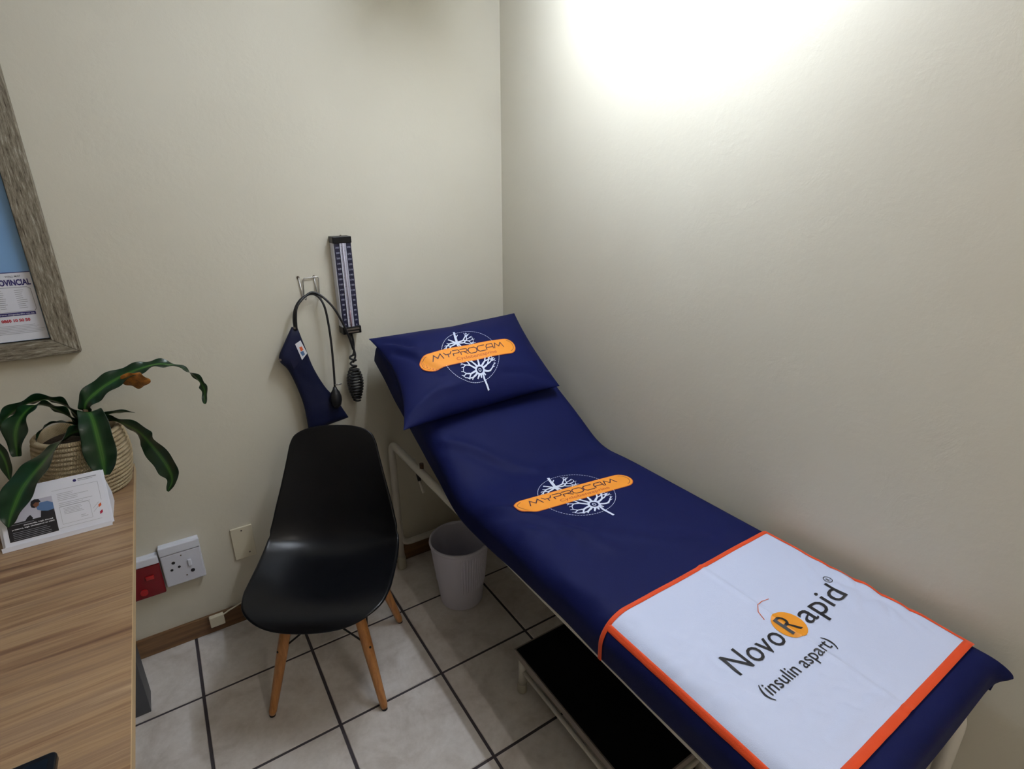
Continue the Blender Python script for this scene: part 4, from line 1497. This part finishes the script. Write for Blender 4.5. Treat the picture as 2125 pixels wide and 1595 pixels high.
leaf([(-1.455, -0.155, 0.945), (-1.425, -0.155, 0.950), (-1.389, -0.17, 0.935), (-1.352, -0.19, 0.905), (-1.325, -0.21, 0.855), (-1.303, -0.225, 0.795), (-1.300, -0.23, 0.750), (-1.318, -0.23, 0.718)],
     [0.010, 0.013, 0.016, 0.021, 0.024, 0.025, 0.012, 0.003], [(0.2, -0.7, 0.6), (0.2, -0.8, 0.6), (0.3, -0.7, 0.5), (0.6, -0.6, 0.4), (0.8, -0.5, 0.3), (0.9, -0.4, 0.2), (0.9, -0.4, 0.1), (0.9, -0.4, 0.1)], seed=6, wav=0.004)
leaf([(-1.455, -0.150, 0.945), (-1.425, -0.145, 0.955), (-1.392, -0.14, 0.957), (-1.352, -0.135, 0.945)], [0.008, 0.012, 0.011, 0.002], (0.1, -0.8, 0.6), seed=7, wav=0.002)
leaf([(-1.475, -0.160, 0.935), (-1.500, -0.165, 0.958), (-1.530, -0.175, 0.970), (-1.556, -0.18, 0.958), (-1.575, -0.18, 0.93)], [0.006, 0.010, 0.012, 0.012, 0.004], (0.1, -0.9, 0.3), seed=8, wav=0.003)
leaf([(-1.650, -0.25, 0.99), (-1.630, -0.27, 0.965), (-1.622, -0.28, 0.93), (-1.625, -0.285, 0.88)], [0.006, 0.012, 0.013, 0.003], (0.9, -0.4, 0.0), seed=9, wav=0.002)
lf_dry = leaf([(-1.366, -0.145, 1.052), (-1.342, -0.15, 1.044), (-1.318, -0.155, 1.036), (-1.296, -0.15, 1.036)], [0.012, 0.023, 0.024, 0.003], (0.25, -0.5, 0.85), 'dry', seed=10, wav=0.003)
lf_dry['label'] = 'dry brown leaf tip'

# ------------------------------------------------------------------ leaflets in a holder
LX0, LX1, LY, LZ0 = -1.652, -1.441, -0.388, DZ
lean = Vector((0, 0.055, 0.125)).normalized()
LH = 0.137
t = thing('leaflet_holder', 'white card wedge holder for leaflets at the front of the plant', 'leaflet holder', (-1.546, LY, DZ))
def prism(bm, x0, x1, prof):
    a = [bm.verts.new((x0, y, z)) for y, z in prof]
    b = [bm.verts.new((x1, y, z)) for y, z in prof]
    n = len(prof)
    bm.faces.new(a)
    bm.faces.new(b[::-1])
    for k in range(n):
        bm.faces.new((a[k], a[(k + 1) % n], b[(k + 1) % n], b[k]))
base0 = Vector((0, LY, DZ + 0.0005))
bn = Vector((0, -lean.z, lean.y))          # normal facing the viewer
bm = nb()
p0, p1 = base0, base0 + lean * (LH - 0.012)
prism(bm, LX0 - 0.003, LX1 + 0.001, [(p0.y, p0.z), (p1.y, p1.z), (p1.y + 0.01, p1.z - 0.002), (LY + 0.125, DZ + 0.030), (LY + 0.125, DZ + 0.0005)])
obj('wedge_body', bm, M['paper'], t, bevel=0.0008)
bm = nb()
q0 = base0 + bn * 0.012
q1 = base0 + bn * 0.0105
prism(bm, LX0 - 0.003, LX1 + 0.001, [(q1.y, p0.z), (q0.y, p0.z), ((q0 + lean * 0.007).y, (q0 + lean * 0.007).z), ((q1 + lean * 0.007).y, (q1 + lean * 0.007).z)])
obj('front_lip', bm, M['paper'], t)
def leaflet(off, dx, up_, label, printed):
    th = 0.0022
    o_ = base0 + bn * off + lean * up_
    bm = nb()
    x0, x1 = LX0 + dx, LX1 - 0.004 + dx
    vs = []
    for x in (x0, x1):
        for l in (0, LH):
            for n in (0, th):
                vs.append(bm.verts.new(Vector((x, 0, 0)) + o_ + lean * l + bn * n))
    for f in ((0, 1, 3, 2), (4, 6, 7, 5), (0, 4, 5, 1), (2, 3, 7, 6), (0, 2, 6, 4), (1, 5, 7, 3)):
        bm.faces.new([vs[i] for i in f])
    o = obj('leaflet', bm, M['paper'])
    o['label'] = label
    o['category'] = 'leaflet'
    o['group'] = 'leaflets in the holder'
    if not printed:
        return
    def F(off2):
        return lambda u, v: Vector((x0 + u, 0, 0)) + o_ + lean * v + bn * (th + off2)
    W_ = x1 - x0
    f1, f2, f3 = F(0.0003), F(0.0006), F(0.0009)
    def rect(name, u0, v0, u1, v1, m, f=f1):
        bm = nb()
        vs = [bm.verts.new(f(*p)) for p in ((u0, v0), (u1, v0), (u1, v1), (u0, v1))]
        bm.faces.new(vs)
        return obj(name, bm, m, o)
    def poly(name, pts, m, f=f2):
        bm = nb()
        bm.faces.new([bm.verts.new(f(*p)) for p in pts])
        return obj(name, bm, m, o)
    rect('photo_print', 0.010, 0.048, 0.102, 0.100, M['lilac'])
    rect('dark_text_panel', 0.010, 0.012, 0.102, 0.055, M['ink'], f2)
    # small printed picture: figure leaning over papers
    poly('printed_hair', [(0.060, 0.089), (0.062, 0.097), (0.069, 0.101), (0.077, 0.099), (0.080, 0.092), (0.075, 0.090), (0.072, 0.084), (0.066, 0.080), (0.061, 0.083)], M['dark'])
    poly('printed_face', [(0.064, 0.088), (0.070, 0.093), (0.077, 0.091), (0.075, 0.084), (0.069, 0.080)], M['skin'], f3)
    poly('printed_shirt', [(0.070, 0.080), (0.078, 0.090), (0.092, 0.090), (0.102, 0.084), (0.102, 0.066), (0.090, 0.064), (0.078, 0.070), (0.071, 0.074)], M['denim'])
    poly('printed_trousers', [(0.074, 0.054), (0.077, 0.070), (0.090, 0.066), (0.102, 0.068), (0.102, 0.054)], M['dark'], f3)
    poly('printed_phone', [(0.044, 0.054), (0.050, 0.062), (0.056, 0.066), (0.060, 0.058), (0.058, 0.054)], M['dark'], f3)
    bm = nb()
    r_ = random.Random(3)
    for k in range(5):
        ribbon(bm, [(0.018, 0.032 - k * 0.0042), (0.018 + r_.uniform(0.06, 0.078), 0.032 - k * 0.0042)], 0.0008, f3)
    ribbon(bm, [(0.018, 0.051), (0.060, 0.051)], 0.0009, f3)
    obj('fine_print', bm, M['greyink'], o)
    text_on('bold_text', 'dementia, high blood', f3, 0.040, 0.0445, 0.056, 0.0030, M['white'], o, bold=0.03)
    text_on('bold_text', 'pressure, high cholesterol or HIV?', f3, 0.018, 0.0385, 0.080, 0.0030, M['white'], o, bold=0.03)
    bm = nb()
    for k in range(8):
        ribbon(bm, [(0.112, 0.100 - k * 0.0042 - (0.0 if k < 5 else 0.003)), (0.112 + r_.uniform(0.030, 0.068), 0.100 - k * 0.0042 - (0.0 if k < 5 else 0.003))], 0.0008, f1)
    for k in range(5):
        ribbon(bm, [(0.119, 0.062 - k * 0.0035), (0.119 + r_.uniform(0.030, 0.040), 0.062 - k * 0.0035)], 0.0008, f1)
    ribbon(bm, [(0.150, 0.036), (0.160, 0.036)], 0.0008, f1)
    ribbon(bm, [(0.150, 0.032), (0.164, 0.032)], 0.0008, f1)
    ribbon(bm, [(0.104, 0.110), (0.196, 0.110), (0.196, 0.062)], 0.0006, f1)
    ribbon(bm, [(0.104, 0.016), (0.190, 0.016)], 0.0006, f1)
    ribbon(bm, [(0.112, 0.024), (0.112, 0.067), (0.168, 0.067), (0.172, 0.063), (0.172, 0.024), (0.112, 0.024)], 0.0005, f1)
    ribbon(bm, [(0.176, 0.045), (0.190, 0.058)], 0.0006, f1)
    ribbon(bm, [(0.176, 0.036), (0.190, 0.050)], 0.0006, f1)
    ribbon(bm, [(0.158, 0.126), (0.196, 0.126)], 0.0022, f1)
    ribbon(bm, [(0.158, 0.122), (0.188, 0.122)], 0.0010, f1)
    obj('fine_print', bm, M['greyink'], o)
    poly('round_mark', [(0.152 + 0.0035 * math.cos(a), 0.1245 + 0.0035 * math.sin(a)) for a in lin(0, 2 * PI * 15 / 16, 16)], M['blueink'], f2)
    poly('stripe', [(0.188, 0.044), (0.188, 0.051), (0.194, 0.055), (0.194, 0.048)], M['qorange'])
    poly('stripe', [(0.188, 0.026), (0.188, 0.033), (0.194, 0.037), (0.194, 0.030)], M['qmag'])
leaflet(0.0062, 0.004, 0.004, 'front leaflet in the holder, with photo and black text panel', True)
leaflet(0.0022, 0.009, 0.003, 'plain edged leaflet standing behind the front one in the holder', False)

# ------------------------------------------------------------------ black handheld device on the desk
t = thing('card_terminal', 'black handheld electronic device with rounded corners lying on the desk', 'device', (-1.55, -1.16, DZ))
def rrect(x0, x1, y0, y1, r, n=6):
    out = []
    for cx, cy, a0 in ((x1 - r, y1 - r, 0), (x0 + r, y1 - r, 90), (x0 + r, y0 + r, 180), (x1 - r, y0 + r, 270)):
        for k in range(n + 1):
            a = math.radians(a0 + 90 * k / n)
            out.append((cx + r * math.cos(a), cy + r * math.sin(a)))
    return out
def plate(name, pts, z0, z1, m, parent, bevel):
    bm = nb()
    a = [bm.verts.new((x, y, z0)) for x, y in pts]
    b = [bm.verts.new((x, y, z1)) for x, y in pts]
    n = len(pts)
    bm.faces.new(b)
    bm.faces.new(a[::-1])
    for k in range(n):
        bm.faces.new((a[k], a[(k + 1) % n], b[(k + 1) % n], b[k]))
    return obj(name, bm, m, parent, bevel=bevel)
plate('device_body', rrect(-1.60, -1.487, -1.30, -1.088, 0.009), DZ, DZ + 0.012, M['shell'], t, 0.002)
plate('screen', rrect(-1.592, -1.497, -1.22, -1.098, 0.004), DZ + 0.012, DZ + 0.0128, M['screen'], t, 0)
plate('key_panel', rrect(-1.592, -1.497, -1.29, -1.23, 0.004), DZ + 0.012, DZ + 0.013, M['rubber'], t, 0)
